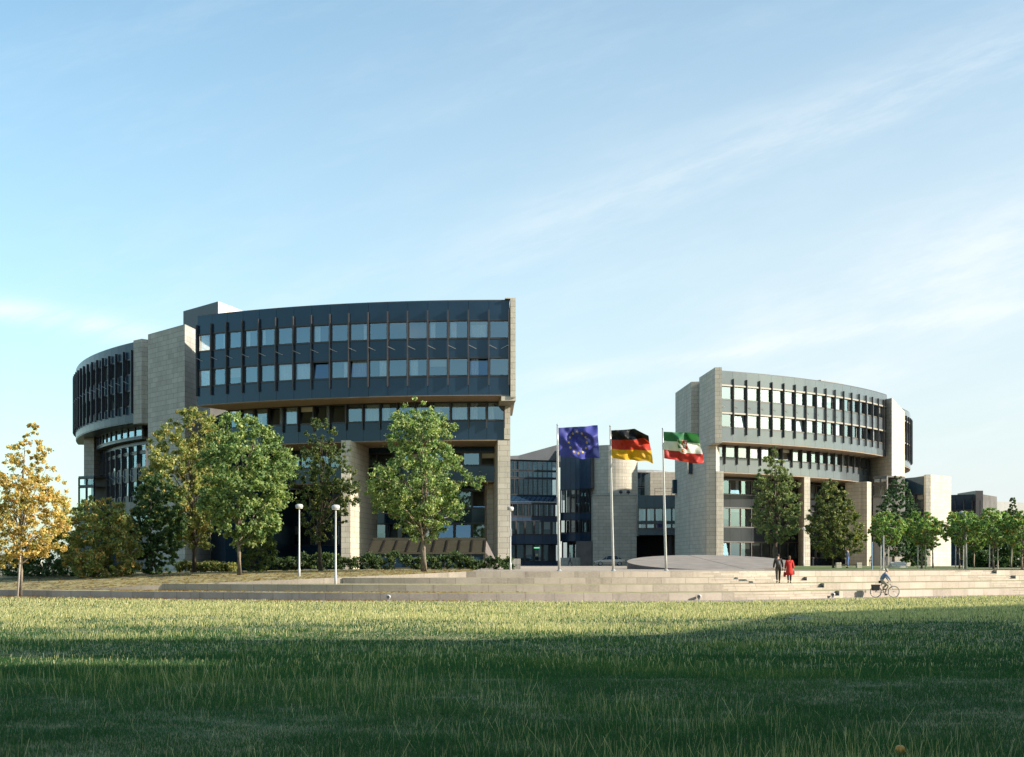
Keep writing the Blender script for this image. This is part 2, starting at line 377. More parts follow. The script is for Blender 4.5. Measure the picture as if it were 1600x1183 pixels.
def facade(root, A, rows, depth=12, transom=False, frame='frame', fin=None, curtain=.5, glass='glass', panel='panel', core=True, mull=.07, wins=None, seed=1, single=False, stays=None, tilt=.12, finwid=.10, finmat='fin'):
    """rows from the top down: (kind, ztop, zbot)"""
    r = random.Random(seed); e = mull/A.bay(); zt = rows[0][1]; zb = rows[-1][2]
    co = MB()
    for kind, z1, z0 in rows:
        if kind == 'window':
            fr = MB(); strip(fr, A, 0, A.n, -.2, .05, z0-.055, z0+.055); strip(fr, A, 0, A.n, -.2, .05, z1-.06, z1+.06)
            for i in range(int(A.n)+1):
                ee = max(e, .05/A.bay()); lo = i-ee if i > 0 else i; hi = i+ee if i < A.n else i
                cell(fr, A, lo, hi, -.18, .04, z0+.056, z1-.061)
            fr.build('facade_frame', M[frame], root)
            if transom:
                tm = MB(); strip(tm, A, 0, A.n, .051, .13, z1-.04, z1+.15); tm.build('transom', M['transom'], root)
        else:
            pn = MB(); a0 = .062 if z1 < zt-.01 else 0; b0 = .062 if z0 > zb+.01 else 0
            for i in range(int(A.n)): cell(pn, A, i+.012/A.bay(), i+1-.012/A.bay(), -.12, 0, z0+b0, z1-a0)
            strip(co, A, 0, A.n, -2.0, -.14, z0+.07 if z0 > zb+.01 else z0, z1-.07 if z1 < zt-.01 else z1, 0)
            pn.build('spandrel_panels', M[panel], root)
    if core: strip(co, A, 0, A.n, -depth, -2.01, zb, zt, 0)
    co.build('floor_slabs', M['core'], root)
    allw = MB() if single else None
    for kind, z1, z0 in rows:
        if kind != 'window': continue
        for i in range(int(A.n)):
            if single: cell(allw, A, i+e, i+1-e, -.10, -.08, z0+.056, z1-.061); continue
            f = MB(); s = .055/A.bay(); i0, i1 = i+e, i+1-e; q0, q1 = z0+.056, z1-.061
            cell(f, A, i0, i0+s, -.14, -.02, q0, q1); cell(f, A, i1-s, i1, -.14, -.02, q0, q1)
            cell(f, A, i0+s, i1-s, -.14, -.02, q0, q0+.05); cell(f, A, i0+s, i1-s, -.14, -.02, q1-.05, q1)
            wo_ = f.build('window', M['frame'], root)
            pm = MB(); tl = r.random() < tilt; a_, b_ = i0+s, i1-s
            tp = [A.at(a_, -.09), A.at(b_, -.09)]; jx = r.uniform(-.006, .006)
            top = [A.at(a_, -.09-(.22 if tl else jx)), A.at(b_, -.09-(.22 if tl else jx))]
            if tp[0][0]*0 == 0:
                pm.face([(*tp[0], q0+.05), (*tp[1], q0+.05), (*top[1], q1-.05), (*top[0], q1-.05)])
            pm.build('pane', M[glass], wo_)
            if r.random() < (.16 if curtain > 0 else 0):
                bm_ = MB(); hb = (q1-q0)*r.choice([.2, .3, .45, .6]); cell(bm_, A, a_+.01, b_-.01, -.24, -.225, q1-hb, q1-.02); bm_.build('blind', M['blind'], wo_)
            if r.random() < curtain:
                cm = MB(); W = r.choice([.3, .36, .45, .25, .92, .28, .2]); side = r.random() < .5; c0 = (a_+.02) if side else (b_-.02-W*(b_-a_)); n = max(5, int(14*W))
                for k in range(n):
                    ca, cb = c0+W*(b_-a_)*k/n, c0+W*(b_-a_)*(k+1)/n; oa, ob = (-.30, -.36) if k % 2 else (-.36, -.30)
                    cm.face([(*A.at(ca, oa), q0+.03), (*A.at(cb, ob), q0+.03), (*A.at(cb, ob), q1), (*A.at(ca, oa), q1)])
                cm.build('curtain', M['curtain'], wo_)
    if single: allw.build('window', M[glass], root)
    if fin:
        z0, z1, dp = fin
        for i in range(int(A.n)+1):
            fm = MB(); hw = finwid/2/A.bay(); lo, hi = i-hw, i+hw
            if i == 0: lo, hi = 0, 2*hw
            if i == A.n: lo, hi = A.n-2*hw, A.n
            cell(fm, A, lo, hi, .051, dp, z0, z1)
            fo = fm.build('sun_fin', M[finmat], root)
            if stays:
                sm = MB()
                for zz in stays: sm.tube([(*A.at((lo+hi)/2, dp*.95), zz+.10), (*A.at((lo+hi)/2+.38 if i < A.n else (lo+hi)/2-.38, .04), zz-.22)], .022, 5)
                sm.build('stay_rod', M['rod'], fo)
def stonewall(root, pts, z0, z1, name='stone_wall', mat='stone', thick=None):
    m = MB(); m.prism(pts, z0, z1); return m.build(name, M[mat], root)
def slab(p, q, t):
    p, q = Vector(p), Vector(q); d = (q-p).normalized(); nrm = Vector((-d.y, d.x))*t/2
    return [tuple(p+nrm), tuple(q+nrm), tuple(q-nrm), tuple(p-nrm)]

M['transom'] = plain('transom_metal', (.30, .27, .22), .5, .08, 2)
M['blind'] = plain('blind_cloth', (.52, .47, .38), .9, .05, 5)
# ---- left office building
LB = empty('office_building', (-16, 140, 1.6), 'dark glazed office building with curved tiered front and stone stair tower, left of the flags', 'building')
c1 = (-1.2, 178.8); RT = 25.57
rowsA = [('spandrel', RT, 23.85), ('window', 23.85, 22.2), ('spandrel', 22.2, 20.5), ('window', 20.5, 18.85), ('spandrel', 18.85, 17.15)]
A1 = Arc(c1, 55.8, -31, 1, 17)
facade(LB, A1, rowsA, 13, fin=(18.0, 24.75, .27), curtain=.62, seed=3, stays=[21.5], tilt=.08)
B1 = Arc(c1, 51.6, -31, .6, 17)
facade(LB, B1, [('window', 17.04, 15.3), ('spandrel', 15.3, 13.55)], 12, fin=(14.6, 17.03, .28), curtain=.75, seed=5, tilt=.2)
C1 = Arc(c1, 45.2, -33, -.2, 15)
facade(LB, C1, [('spandrel', 13.44, 12.9), ('window', 12.9, 11.6), ('spandrel', 11.6, 10.1)], 10, curtain=.35, seed=8, tilt=.3)
D1 = Arc(c1, 39.0, -41.3, -1.6, 15)
facade(LB, D1, [('spandrel', 9.99, 9.5), ('window', 9.5, 7.7), ('spandrel', 7.7, 6.2), ('window', 6.2, 4.0), ('spandrel', 4.0, 1.5)], 8, curtain=.3, seed=9, tilt=.15)
sf = MB()
strip(sf, A1, 0, 17, -13, -.1, 17.05, 17.146); strip(sf, A1, 0, 17, -.1, .03, 17.10, 17.146)
strip(sf, B1, 0, 17, -12, -.02, 13.45, 13.546); strip(sf, C1, 0, 15, -10, -.02, 10.0, 10.096)
sf.build('soffit', M['soffit'], LB)
rf = MB(); strip(rf, A1, 0, 17, -14, -.05, RT+.002, RT+.10)
# end walls and piers in stone
w1 = MB(); w1.prism([(-.13, 122.75), (.32, 122.75), (.02, 138), (-.45, 138)], 16.9, 25.78); w1.prism([(-.62, 122.7), (-.135, 122.7), (-.5, 130), (-1.0, 130)], RT+.13, 25.78)
w1.build('end_wall', M['stone'], LB)
m = MB(); m.prism([(-.95, 122.9), (.34, 122.9), (.05, 127.2), (-1.25, 127.2)], 16.62, 17.045); m.build('end_wall', M['stone'], LB)
stonewall(LB, [(-.72, 127.0), (-.16, 127.0), (-.75, 139), (-1.3, 139)], 13.55, 16.6, 'end_wall')
stonewall(LB, [(-1.3, 126.9), (-.16, 126.9), (-.95, 142), (-2.2, 142)], 1.2, 13.44, 'pier')
stonewall(LB, [(-2.45, 136.5), (-1.5, 136.5), (-2.1, 142), (-3.0, 142)], 1.2, 9.98, 'pier')
stonewall(LB, [(-15.75, 126.9), (-14.9, 126.9), (-13.7, 140), (-14.7, 140)], 1.0, 13.44, 'pier')
m = MB(); m.prism([(-31.1, 142.0), (-28.2, 135.4), (-24.6, 141), (-22.6, 149), (-30, 150)], .4, 17.03); m.build('lower_wall', M['panel_dull'], LB)
# stair tower, plant room, left wing
stonewall(LB, [(-32.1, 135), (-37.3, 141), (-33.5, 146.5), (-31.2, 142.2)], .3, RT, 'stair_tower', 'stone_grey')
m = MB(); m.prism([(-29.6, 138.6), (-34.4, 144), (-32.6, 150), (-27.9, 144.6)], 25.6, 28.5); po_ = m.build('plant_room', [M['box_sunlit'], M['darksheet']], LB)
for f in po_.data.polygons: f.material_index = 1 if f.normal.x < -.3 else 0  # faces turned from the sun painted dark, the others pale as if lit
for q in ((-29.6, 138.6, -28.5, 140.5),):
    pass
c2 = (-.2, 185.9)
A2 = Arc(c2, 56, -78, -45.8, 17)
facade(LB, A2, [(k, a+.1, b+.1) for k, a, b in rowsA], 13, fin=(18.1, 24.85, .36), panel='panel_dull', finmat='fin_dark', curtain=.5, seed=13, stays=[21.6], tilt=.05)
B2 = Arc(c2, 53, -66, -48.5, 7)
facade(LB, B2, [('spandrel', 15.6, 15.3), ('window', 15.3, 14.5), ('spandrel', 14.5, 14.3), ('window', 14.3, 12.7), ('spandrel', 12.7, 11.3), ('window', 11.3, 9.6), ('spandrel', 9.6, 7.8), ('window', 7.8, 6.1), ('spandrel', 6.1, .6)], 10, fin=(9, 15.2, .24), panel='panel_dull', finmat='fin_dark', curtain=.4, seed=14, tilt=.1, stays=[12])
C2 = Arc(c2, 53.9, -80, -48, 16)
facade(LB, C2, [('window', 17.14, 16.0), ('spandrel', 16.0, 15.7)], 10, glass='glass_dark', panel='panel_dull', curtain=.2, seed=15, single=True)
D2 = Arc(c2, 53.3, -82, -66.2, 8)
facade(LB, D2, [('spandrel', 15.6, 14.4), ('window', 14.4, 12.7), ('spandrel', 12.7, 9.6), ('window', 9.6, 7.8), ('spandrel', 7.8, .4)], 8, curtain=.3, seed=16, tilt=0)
m = MB(); strip(m, A2, 0, 17, -12, -.05, 17.15, 17.246); m.build('soffit', M['frame'], LB)
strip(rf, A2, 0, 17, -14, -.05, RT+.102, RT+.18); rf.build('roof', M['darksheet'], LB)
E2 = Arc(c2, 56, -45.7, -44.0, 1)
m = MB(); strip(m, E2, 0, 1, -7, .12, 16.95, RT+.3); m.build('end_wall', M['stone_grey'], LB)
stonewall(LB, [(-51.4, 165.2), (-50.1, 164.9), (-49.6, 167), (-50.9, 167.4)], 11.6, 17.14, 'column', 'stone_grey')
bb = Poly([(-50.9, 161.5), (-48.7, 160.3)], 2)
facade(LB, bb, [('spandrel', 12.35, 12.1), ('window', 12.1, 11.2), ('spandrel', 11.2, 11.05), ('window', 11.05, 8.8), ('spandrel', 8.8, .5)], 4, curtain=0, seed=2, tilt=0, core=True)
# lean-to conservatory at the foot of the left building
m = MB(); rb = MB(); lw = MB(); gl = MB()
X0, X1 = UX(577, 121), UX(757, 121); yT, yB, zT, zM, zB = 124.2, 119.6, 4.15, 3.05, 1.55
N = 9
for i in range(N):
    a, b = X0+(X1-X0)*i/N, X0+(X1-X0)*(i+1)/N
    m.hexa([(a+.07, yB, zM-.1), (b-.07, yB, zM-.1), (b-.07, yT, zT-.1), (a+.07, yT, zT-.1)], [(a+.07, yB, zM), (b-.07, yB, zM), (b-.07, yT, zT), (a+.07, yT, zT)])
    gl.box(a+.07, b-.07, yB+.1, yB+.13, zB+.2, zM-.16)
for i in range(N+1):
    a = X0+(X1-X0)*i/N
    rb.hexa([(a-.065, yB-.02, zM-.12), (a+.065, yB-.02, zM-.12), (a+.065, yT, zT-.12), (a-.065, yT, zT-.12)], [(a-.065, yB-.02, zM+.09), (a+.065, yB-.02, zM+.09), (a+.065, yT, zT+.09), (a-.065, yT, zT+.09)])
    lw.box(a-.06, a+.06, yB, yB+.2, zB, zM-.15)
m.build('conservatory_roof', M['bronze'], LB); rb.build('roof_rib', M['bronze_dark'], LB)
lw.box(X0-.1, X1+.1, yB-.08, yB+.2, zM-.15, zM+.02); lw.box(X0, X1, yB-.03, yB+.25, zB-.3, zB+.2); lw.box(X0, X1, yT-.05, yT+.2, zT-.1, zT+.26)
lw.build('conservatory_frame', M['bronze'], LB); gl.build('conservatory_window', M['panel_dull'], LB)
m = MB(); m.box(X0, X1, yB+1.0, yB+1.2, zB-.2, zM-.2); m.build('conservatory_back', M['black'], LB)  # black sheet added behind the windows to make them read dark
m = MB(); X2 = UX(779, 121)
m.hexa([(X1+.1, yB-.02, zB-.3), (X2, yB-.02, zB-.3), (X2, yT, zB-.3), (X1+.1, yT, zB-.3)], [(X1+.1, yB-.02, zM), (X2, yB-.02, zB+.3), (X2, yT, zB+.3), (X1+.1, yT, zT)])
m.build('conservatory_end', M['brownwall'], LB)

# ---- right office building
RB = empty('office_building', (42, 185, 1.6), 'pale panelled office building with curved front and tall stone walls, right of the flags', 'building')
c3 = (-3.2, 224.6); dz = -.25
A3 = Arc(c3, 65, 25.7, 57.7, 18)
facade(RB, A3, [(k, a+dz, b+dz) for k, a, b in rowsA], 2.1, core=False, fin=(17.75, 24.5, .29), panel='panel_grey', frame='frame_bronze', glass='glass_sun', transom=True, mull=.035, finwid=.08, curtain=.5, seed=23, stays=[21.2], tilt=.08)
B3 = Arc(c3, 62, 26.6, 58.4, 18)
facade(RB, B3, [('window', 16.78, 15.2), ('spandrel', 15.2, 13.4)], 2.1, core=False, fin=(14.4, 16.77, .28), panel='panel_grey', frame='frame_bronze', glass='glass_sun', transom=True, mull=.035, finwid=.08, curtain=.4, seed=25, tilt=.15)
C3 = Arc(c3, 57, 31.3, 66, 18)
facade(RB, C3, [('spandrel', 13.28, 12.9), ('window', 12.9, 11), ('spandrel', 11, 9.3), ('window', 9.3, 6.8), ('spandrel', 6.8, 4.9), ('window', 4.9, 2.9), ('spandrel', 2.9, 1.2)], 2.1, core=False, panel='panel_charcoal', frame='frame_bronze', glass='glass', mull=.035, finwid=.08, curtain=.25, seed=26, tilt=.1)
def bodypoly(A, off, i0=0, tail=((49.5, 199.5), (24.6, 187.2))):
    return [A.at(i, off) for i in range(i0, int(A.n)+1)]+list(tail)
bd = MB(); bd.prism(bodypoly(A3, -2.02), 16.9, RT+dz); bd.prism(bodypoly(B3, -2.02), 13.41, 16.78); bd.prism(bodypoly(C3, -2.02), 1.2, 13.28); bd.build('floor_slabs', M['core'], RB)
sf = MB(); sf.prism(bodypoly(A3, -.02), 16.79, 16.896); sf.prism(bodypoly(B3, -.02), 13.3, 13.396); sf.build('soffit', M['soffit'], RB)
rf = MB(); rf.prism(bodypoly(A3, -.05), RT+dz+.002, RT+dz+.12)
# big end walls on the left
stonewall(RB, [(24.05, 163), (24.85, 162.9), (25.0, 172), (23.4, 172)], 16.4, 25.35, 'end_wall', 'stone')
stonewall(RB, [(22.85, 175.5), (24.2, 175.2), (24.4, 187), (22.2, 187)], 16.4, 25.3, 'end_wall', 'stone')
stonewall(RB, [(23.6, 167.0), (24.7, 166.6), (25.4, 168.5), (25.2, 187.5), (22.2, 187.5), (22.6, 176)], 1.2, 16.38, 'end_wall', 'stone')
m = MB(); m.box(23.75, 24.1, 172.05, 175.15, 16.4, 24.9); m.build('slot_window', M['glass_dark'], RB)
for u0, u1, v0, v1, Yw in ((1075.5, 1080, 722, 741, 174.5), (1051.5, 1056, 750, 771, 186.2)):
    x = UX(u0, Yw); m = MB(); m.box(x-.05, x+.55, Yw-.6, Yw+.6, VZ(v1, Yw), VZ(v0, Yw)); m.build('slot_window', M['panel'], RB)
stonewall(RB, [(24.72, 166.5), (25.6, 166.5), (26.8, 180), (25.6, 180)], 1.2, 13.29, 'pier')
stonewall(RB, [(37.7, 177.5), (38.5, 177.7), (40.0, 190), (39.1, 190)], 1.2, 13.29, 'pier')
stonewall(RB, [(46.0, 190), (48.3, 187.2), (49.3, 188.8), (47.5, 192.5)], 1.2, 13.29, 'pier')
m = MB(); m.prism([(47.5, 199), (51, 196.5), (53, 203), (49, 206)], 1.2, 16.7); m.build('lower_wall', M['panel'], RB)
# bridge walls behind the slot and top of tower
stonewall(RB, [(51.9, 188), (58.5, 205), (52.5, 209), (49.0, 197)], 1.2, 24.75, 'stair_tower', 'stone')
m = MB(); m.prism([(44, 196), (48.2, 200), (47, 204), (41, 199)], 25.4, 28.3); m.build('plant_room', M['lightpanel'], RB)
c4 = (24.1, 227)
A4 = Arc(c4, 40, 59.5, 84, 9)
facade(RB, A4, [(k, a-.2, b-.2) for k, a, b in rowsA], 9, fin=(17.8, 24.5, .34), panel='panel_grey', frame='frame_bronze', glass='glass_sun', transom=True, mull=.035, finwid=.08, curtain=.4, seed=33, stays=[21.2], tilt=0)
m = MB(); strip(m, A4, 0, 9, -9, -.05, 16.8, 16.94); m.build('soffit', M['soffit'], RB)
strip(rf, A4, 0, 9, -9, -.05, RT-.198, RT-.08); rf.build('roof', M['darksheet'], RB)
D4 = Arc(c4, 36, 58, 86, 8); m = MB(); strip(m, D4, 0, 8, -6, 0, 1.2, 16.78); m.build('lower_wall', M['brownwall'], RB)
# glazed porch below the tower
pb = Poly([(UX(1364, 184), 184), (UX(1386, 182), 182)], 2)
facade(RB, pb, [('spandrel', VZ(744, 183), VZ(747, 183)), ('window', VZ(747, 183), VZ(756, 183)), ('spandrel', VZ(756, 183), VZ(758, 183)), ('window', VZ(758, 183), VZ(777, 183)), ('spandrel', VZ(777, 183), 1.2)], 3.5, panel='panel_grey', frame='frame_bronze', glass='glass_sun', transom=False, mull=.035, finwid=.08, curtain=0, seed=3, tilt=0)

# ---- central assembly hall
HB = empty('assembly_hall', (9, 205, 1.6), 'concave glass hall with stone drum between the two office buildings, behind the flags', 'building')
H1 = Poly([(-4.5, 205), (1.0, 207.5), (6.8, 209.3)], 16)
facade(HB, H1, [('spandrel', 17.75, 17.6), ('window', 17.6, 16.25), ('spandrel', 16.25, 16.05), ('window', 16.05, 15.15), ('spandrel', 15.15, 14.96)], 14, curtain=0, glass='glass_blue', seed=41, mull=.035, tilt=0, single=True)
facade(HB, H1, [('window', 14.95, 12.5), ('spandrel', 12.5, 12.35)], 14, curtain=0, glass='glass_dark', seed=41, mull=.035, tilt=0, single=True)
H2 = Poly([(-4.5, 203.6), (1.0, 206.1), (7.2, 208.0)], 15)
m = MB()
for i in range(15):
    a, b = H1.at(i*16/15), H1.at((i+1)*16/15); c_, d_ = H2.at(i, .1), H2.at(i+1, .1)
    m.face([(*c_, 11.4), (*d_, 11.4), (*b, 12.36), (*a, 12.36)])
m.build('sloped_glazing', M['panel'], HB)
facade(HB, H2, [('spandrel', 11.39, 11.1), ('window', 11.1, 9.2), ('spandrel', 9.2, 8.6)], 14, curtain=.5, glass='glass_dark', panel='darkcyl', seed=42, mull=.04, tilt=0)
H3 = Poly([(-4.5, 203.0), (1.0, 205.4), (7.3, 207.2)], 9)
facade(HB, H3, [('spandrel', 8.59, 8.5), ('window', 8.5, 6.45), ('spandrel', 6.45, 5.05)], 14, curtain=.75, panel='darkcyl', glass='glass_dark', seed=43, mull=.13, tilt=0)
H4 = Poly([(-4.5, 204.6), (1.0, 207.0), (7.3, 208.8)], 9)
facade(HB, H4, [('window', 5.04, 2.45), ('spandrel', 2.45, 1.2)], 10, curtain=.35, panel='darkcyl', glass='glass_dark', seed=44, mull=.12, tilt=0)
G1 = Poly([(7.3, 208.6), (9.9, 207.0), (11.6, 204.4)], 7)
facade(HB, G1, [('spandrel', 19.6, 13.3), ('window', 13.3, 9.75), ('spandrel', 9.75, 8.75), ('window', 8.75, 6.75), ('spandrel', 6.75, 5.5)], 2.1, curtain=.3, panel='darkcyl', glass='glass_dark', seed=45, mull=.07, tilt=0)
G2 = Poly([(7.6, 209.6), (10.3, 207.8), (11.9, 205.2)], 6)
facade(HB, G2, [('window', 5.45, 2.4), ('spandrel', 2.4, 1.2)], 2.1, curtain=.2, panel='darkcyl', glass='glass_dark', seed=46, mull=.12, tilt=0)
m = MB(); m.prism([(-4.7, 204.6), (1.0, 207.1), (7.0, 209.0), (9.3, 224), (-5, 224)], 17.78, [17.9, 18.4, 20.2, 20.6, 19.0]); m.build('roof', M['roofmetal'], HB)
m = MB(); m.lathe((15.3, 206.6, 0), [(3.55, 1.2), (3.55, 19.65)], 40); m.build('stone_drum', M['stone'], HB, smooth=False)
stonewall(HB, [(11.75, 199.3), (18.0, 198.8), (18.2, 206), (11.8, 206)], 1.2, 11.95, 'stone_wall', 'stone')
m = MB(); m.prism([(11.68, 199.22), (18.07, 198.7), (18.25, 202.4), (11.7, 202.9)], 11.952, 12.12); m.build('coping', M['stone_grey'], HB)
m = MB(); m.prism([(9.4, 202.4), (11.7, 200.6), (11.74, 204), (10.2, 206)], 1.2, 5.4); m.build('entrance_wall', M['brownwall'], HB)
m = MB(); m.lathe((8.2, 196.0, 0), [(1.55, 1.2), (1.55, 2.95)], 24); m.build('round_kerb_wall', M['stone_grey'], HB)
gb = Poly([(18.05, 197.2), (24.0, 196.4)], 5)
facade(HB, gb, [('spandrel', VZ(774, 197), VZ(794, 197)), ('window', VZ(794, 197), VZ(815, 197)), ('spandrel', VZ(815, 197), VZ(818, 197)), ('window', VZ(818, 197), VZ(826, 197)), ('spandrel', VZ(826, 197), VZ(836, 197))], 8, curtain=.8, seed=50, tilt=0)
rl = MB()
for i in range(2, 6): x, y = gb.at(i, -.1); rl.box(x-.03, x+.03, y-.03, y+.03, VZ(774, 197), VZ(774, 197)+1.05)
for z in (.5, 1.0):
    a, b = gb.at(2, -.1), gb.at(5, -.1); rl.tube([(*a, VZ(774, 197)+z), (*b, VZ(774, 197)+z)], .03, 5)
rl.build('balcony_railing', M['frame'], HB)
m = MB(); m.box(18.2, 24.5, 203.5, 204, 1.2, VZ(836, 197)-.01); m.build('garage_recess', M['black'], HB)
m = MB(); m.box(22.6, 22.95, 198, 203.4, 1.2, VZ(836, 197)-.012); m.box(22.96, 24.1, 200.5, 203.4, 1.2, VZ(836, 197)-.012); m.build('garage_wall', M['brownwall'], HB)
m = MB(); m.box(22.62, 22.9, 197.3, 197.6, 1.2, VZ(836, 197)-.012); m.build('garage_post', M['frame'], HB)
stonewall(HB, [(21.4, 213), (27, 213), (27, 222), (21.4, 222)], 1.2, 16.3, 'back_wing', 'stone')
gd = Arc((20.4, 229), 6.0, -50, 60, 14)
facade(HB, gd, [('window', 16.9, 14.6), ('spandrel', 14.6, 14.3), ('window', 14.3, 11.5), ('spandrel', 11.5, 1.3)], 3, curtain=0, panel='lightpanel', seed=51, single=True, tilt=0, mull=.06)
m = MB(); m.lathe((20.4, 229, 16.92), [(6.1, 0), (6.1, .25), (5.2, .5)], 28); m.build('drum_roof', M['lightpanel'], HB)
# signs at the entrance
def emis(name, col, s):
    mm, t, b, o = newmat(name); setp(b, col=(.02, .02, .02)); b.inputs['Emission Color'].default_value = (*col, 1); b.inputs['Emission Strength'].default_value = s; return mm
x, y = H4.at(6.3, .25); m = MB(); m.box(x-.42, x+.42, y-.06, y+.06, 4.43, 4.58); m.build('entrance_light', emis('green_light', (.25, .9, .45), .7), HB)
x, y = H4.at(6.3, .2); m = MB(); m.box(x-.2, x+.2, y-.05, y+.05, 3.25, 3.6); m.build('door_notice', plain('notice_board', (.55, .50, .30), .7, 0), HB)
for xx in (15.9, 17.0):
    m = MB(); m.lathe((xx, 201, 11.96), [(.05, 0), (.05, .4), (.24, .42), (.30, .62), (.2, .85)], 12); m.build('roof_floodlight', M['frame'], HB)

# ---- annexes on the right
R1 = empty('annex_block', (61.5, 203, 1.6), 'stone annex with a narrow dark glazed face, right of the curved office building', 'building')
stonewall(R1, [(UX(1454, 200), 200), (UX(1486, 204), 204), (UX(1486, 204)-1, 212), (60.2, 208)], 1.0, 15.05, 'stone_wall', 'stone')
r1 = Poly([(58.0, 206.2), (60.15, 201.2)], 3)
facade(R1, r1, [('spandrel', 14.85, 12.3), ('window', 12.3, 10.0), ('spandrel', 10, 9.7), ('window', 9.7, 8.7), ('spandrel', 8.7, 7.6), ('window', 7.6, 6.0), ('spandrel', 6, 1.0)], 2.1, curtain=.5, seed=61, tilt=0, core=False)
m = MB(); m.box(60.16, 60.75, 199.9, 201.0, 1.0, 15.06); m.build('corner_post', M['stone_grey'], R1)
R2 = empty('annex_block', (74, 226, 1.6), 'dark flat-topped glazed annex between the stone annex and the far curved wing', 'building')
r2 = Poly([(UX(1480, 226), 226), (UX(1533, 223), 223)], 4)
facade(R2, r2, [('spandrel', 13.4, 10.9), ('window', 10.9, 8.4), ('spandrel', 8.4, 1.0)], 10, fin=(7.5, 12.4, .3), curtain=.8, seed=62, tilt=.3)
m = MB(); m.box(UX(1526, 223)-.2, UX(1533, 223)+.25, 222.8, 232, 1, 13.95); m.build('end_wall', M['fin'], R2)
R3 = empty('far_wing', (95, 250, 1.6), 'long low curved wing with pale parapet panels at the far right edge', 'building')
r3 = Arc((40, 300), 76, 32, 75, 26)
facade(R3, r3, [('spandrel', 12.9, 10.6), ('window', 10.6, 8.9), ('spandrel', 8.9, 7.2), ('window', 7.2, 5.2), ('spandrel', 5.2, 1.0)], 10, fin=(8.0, 11.4, .4), curtain=.4, seed=63, tilt=0, panel='lightpanel')
# low stone wall far left
L0 = empty('garden_wall', (-50, 118, .6), 'low weathered stone wall behind the yellow tree at the left edge', 'wall')
m = MB(); m.prism([(-62, 120), (UX(60, 118), 118), (UX(60, 118), 119), (-62, 121)], -.05, VZ(868, 118)); m.build('wall_body', M['stone_grey'], L0)
m = MB(); m.prism([(-62.1, 119.9), (UX(60, 118)+.06, 117.9), (UX(60, 118)+.06, 119.1), (-62.1, 121.1)], VZ(868, 118)+.003, VZ(868, 118)+.18); m.build('coping', M['stone_grey'], L0)

# ---- stepped block beyond the right edge: it throws the long shadow over the lawn
SB = empty('stepped_block', (45, 30, 0), 'tall stepped stone block beyond the right edge, throwing its shadow over the lawn', 'building')
prof = [(-75, 30), (8.0, 30), (8.1, 24.4), (12.9, 24.4), (13.0, 29), (18.2, 29), (20.4, 23.1), (27.2, 19.3), (36, 17.6), (45.5, 16.0), (53, 12.8), (62, 8.7), (70, 6.0), (82, 4.6), (96, 3.0)]
m = MB(); x0, x1 = 44, 56
n = len(prof); i = len(m.v); 
for x in (x0, x1): m.v += [(x, y, z) for y, z in prof]+[(x, prof[-1][0], -.05), (x, prof[0][0], -.05)]
k = n+2
m.f.append(tuple(range(i, i+k))[::1]); m.f.append(tuple(range(i+2*k-1, i+k-1, -1)))
for j in range(k): m.f.append((i+j, i+k+j, i+k+(j+1) % k, i+(j+1) % k))
m.m += [0]*(k+2); m.uv += [None]*(k+2)
so_ = m.build('block_wall', M['stone'], SB)
bmx = bmesh.new(); bmx.from_mesh(so_.data); bmesh.ops.recalc_face_normals(bmx, faces=bmx.faces); bmx.to_mesh(so_.data); bmx.free()
for y in range(-60, 64, 6):
    zt = np.interp(y, [p[0] for p in prof], [p[1] for p in prof])
    z = 1.2
    while z+2.2 < zt-1.5:
        m = MB(); m.box(x0-.06, x0+.05, y-1.4, y+1.4, z, z+1.8); m.build('window', M['panel'], SB); z += 3.4
# ------------------------------------------------------------------ vegetation
def leafmat(name, trans=.35):
    m, t, b, o = newmat(name); a = nn(t, 'ShaderNodeAttribute', attribute_name='Col')
    setp(b, rough=.55, spec=.35); t.links.new(a.outputs[0], b.inputs['Base Color'])
    tl = nn(t, 'ShaderNodeBsdfTranslucent'); t.links.new(mixc(t, 1.0, a.outputs[0], (1.0, 1.15, .6), 'MULTIPLY'), tl.inputs[0])
    mx = nn(t, 'ShaderNodeMixShader'); mx.inputs[0].default_value = trans
    t.links.new(b.outputs[0], mx.inputs[1]); t.links.new(tl.outputs[0], mx.inputs[2]); t.links.new(mx.outputs[0], o.inputs[0]); return m
M['leaf'] = leafmat('foliage', .42); M['grassblade'] = leafmat('grass_blade', .5)
M['bark'] = plain('bark', (.10, .075, .055), .95, .3, 6)
M['bark_pale'] = plain('pale_bark', (.20, .16, .12), .95, .3, 6)
def polymesh(name, verts, nper, cols, mat, parent=None, origin=(0, 0, 0)):
    """verts (N*nper,3) numpy, one polygon per nper verts, cols (N,3)"""
    n = len(verts)//nper; me = bpy.data.meshes.new(name)
    me.vertices.add(n*nper); me.vertices.foreach_set('co', np.ascontiguousarray(verts, dtype=np.float32).ravel())
    me.loops.add(n*nper); me.loops.foreach_set('vertex_index', np.arange(n*nper, dtype=np.int32))
    me.polygons.add(n); me.polygons.foreach_set('loop_start', np.arange(0, n*nper, nper, dtype=np.int32))
    if hasattr(me.polygons[0], 'loop_total'):
        try: me.polygons.foreach_set('loop_total', np.full(n, nper, dtype=np.int32))
        except Exception: pass
    at = me.color_attributes.new('Col', 'FLOAT_COLOR', 'POINT')
    c4_ = np.ones((n, nper, 4), dtype=np.float32); c4_[:, :, :3] = cols[:, None, :]
    at.data.foreach_set('color', c4_.ravel()); me.materials.append(mat); me.update(calc_edges=True)
    return link_mesh(name, me, parent, origin)
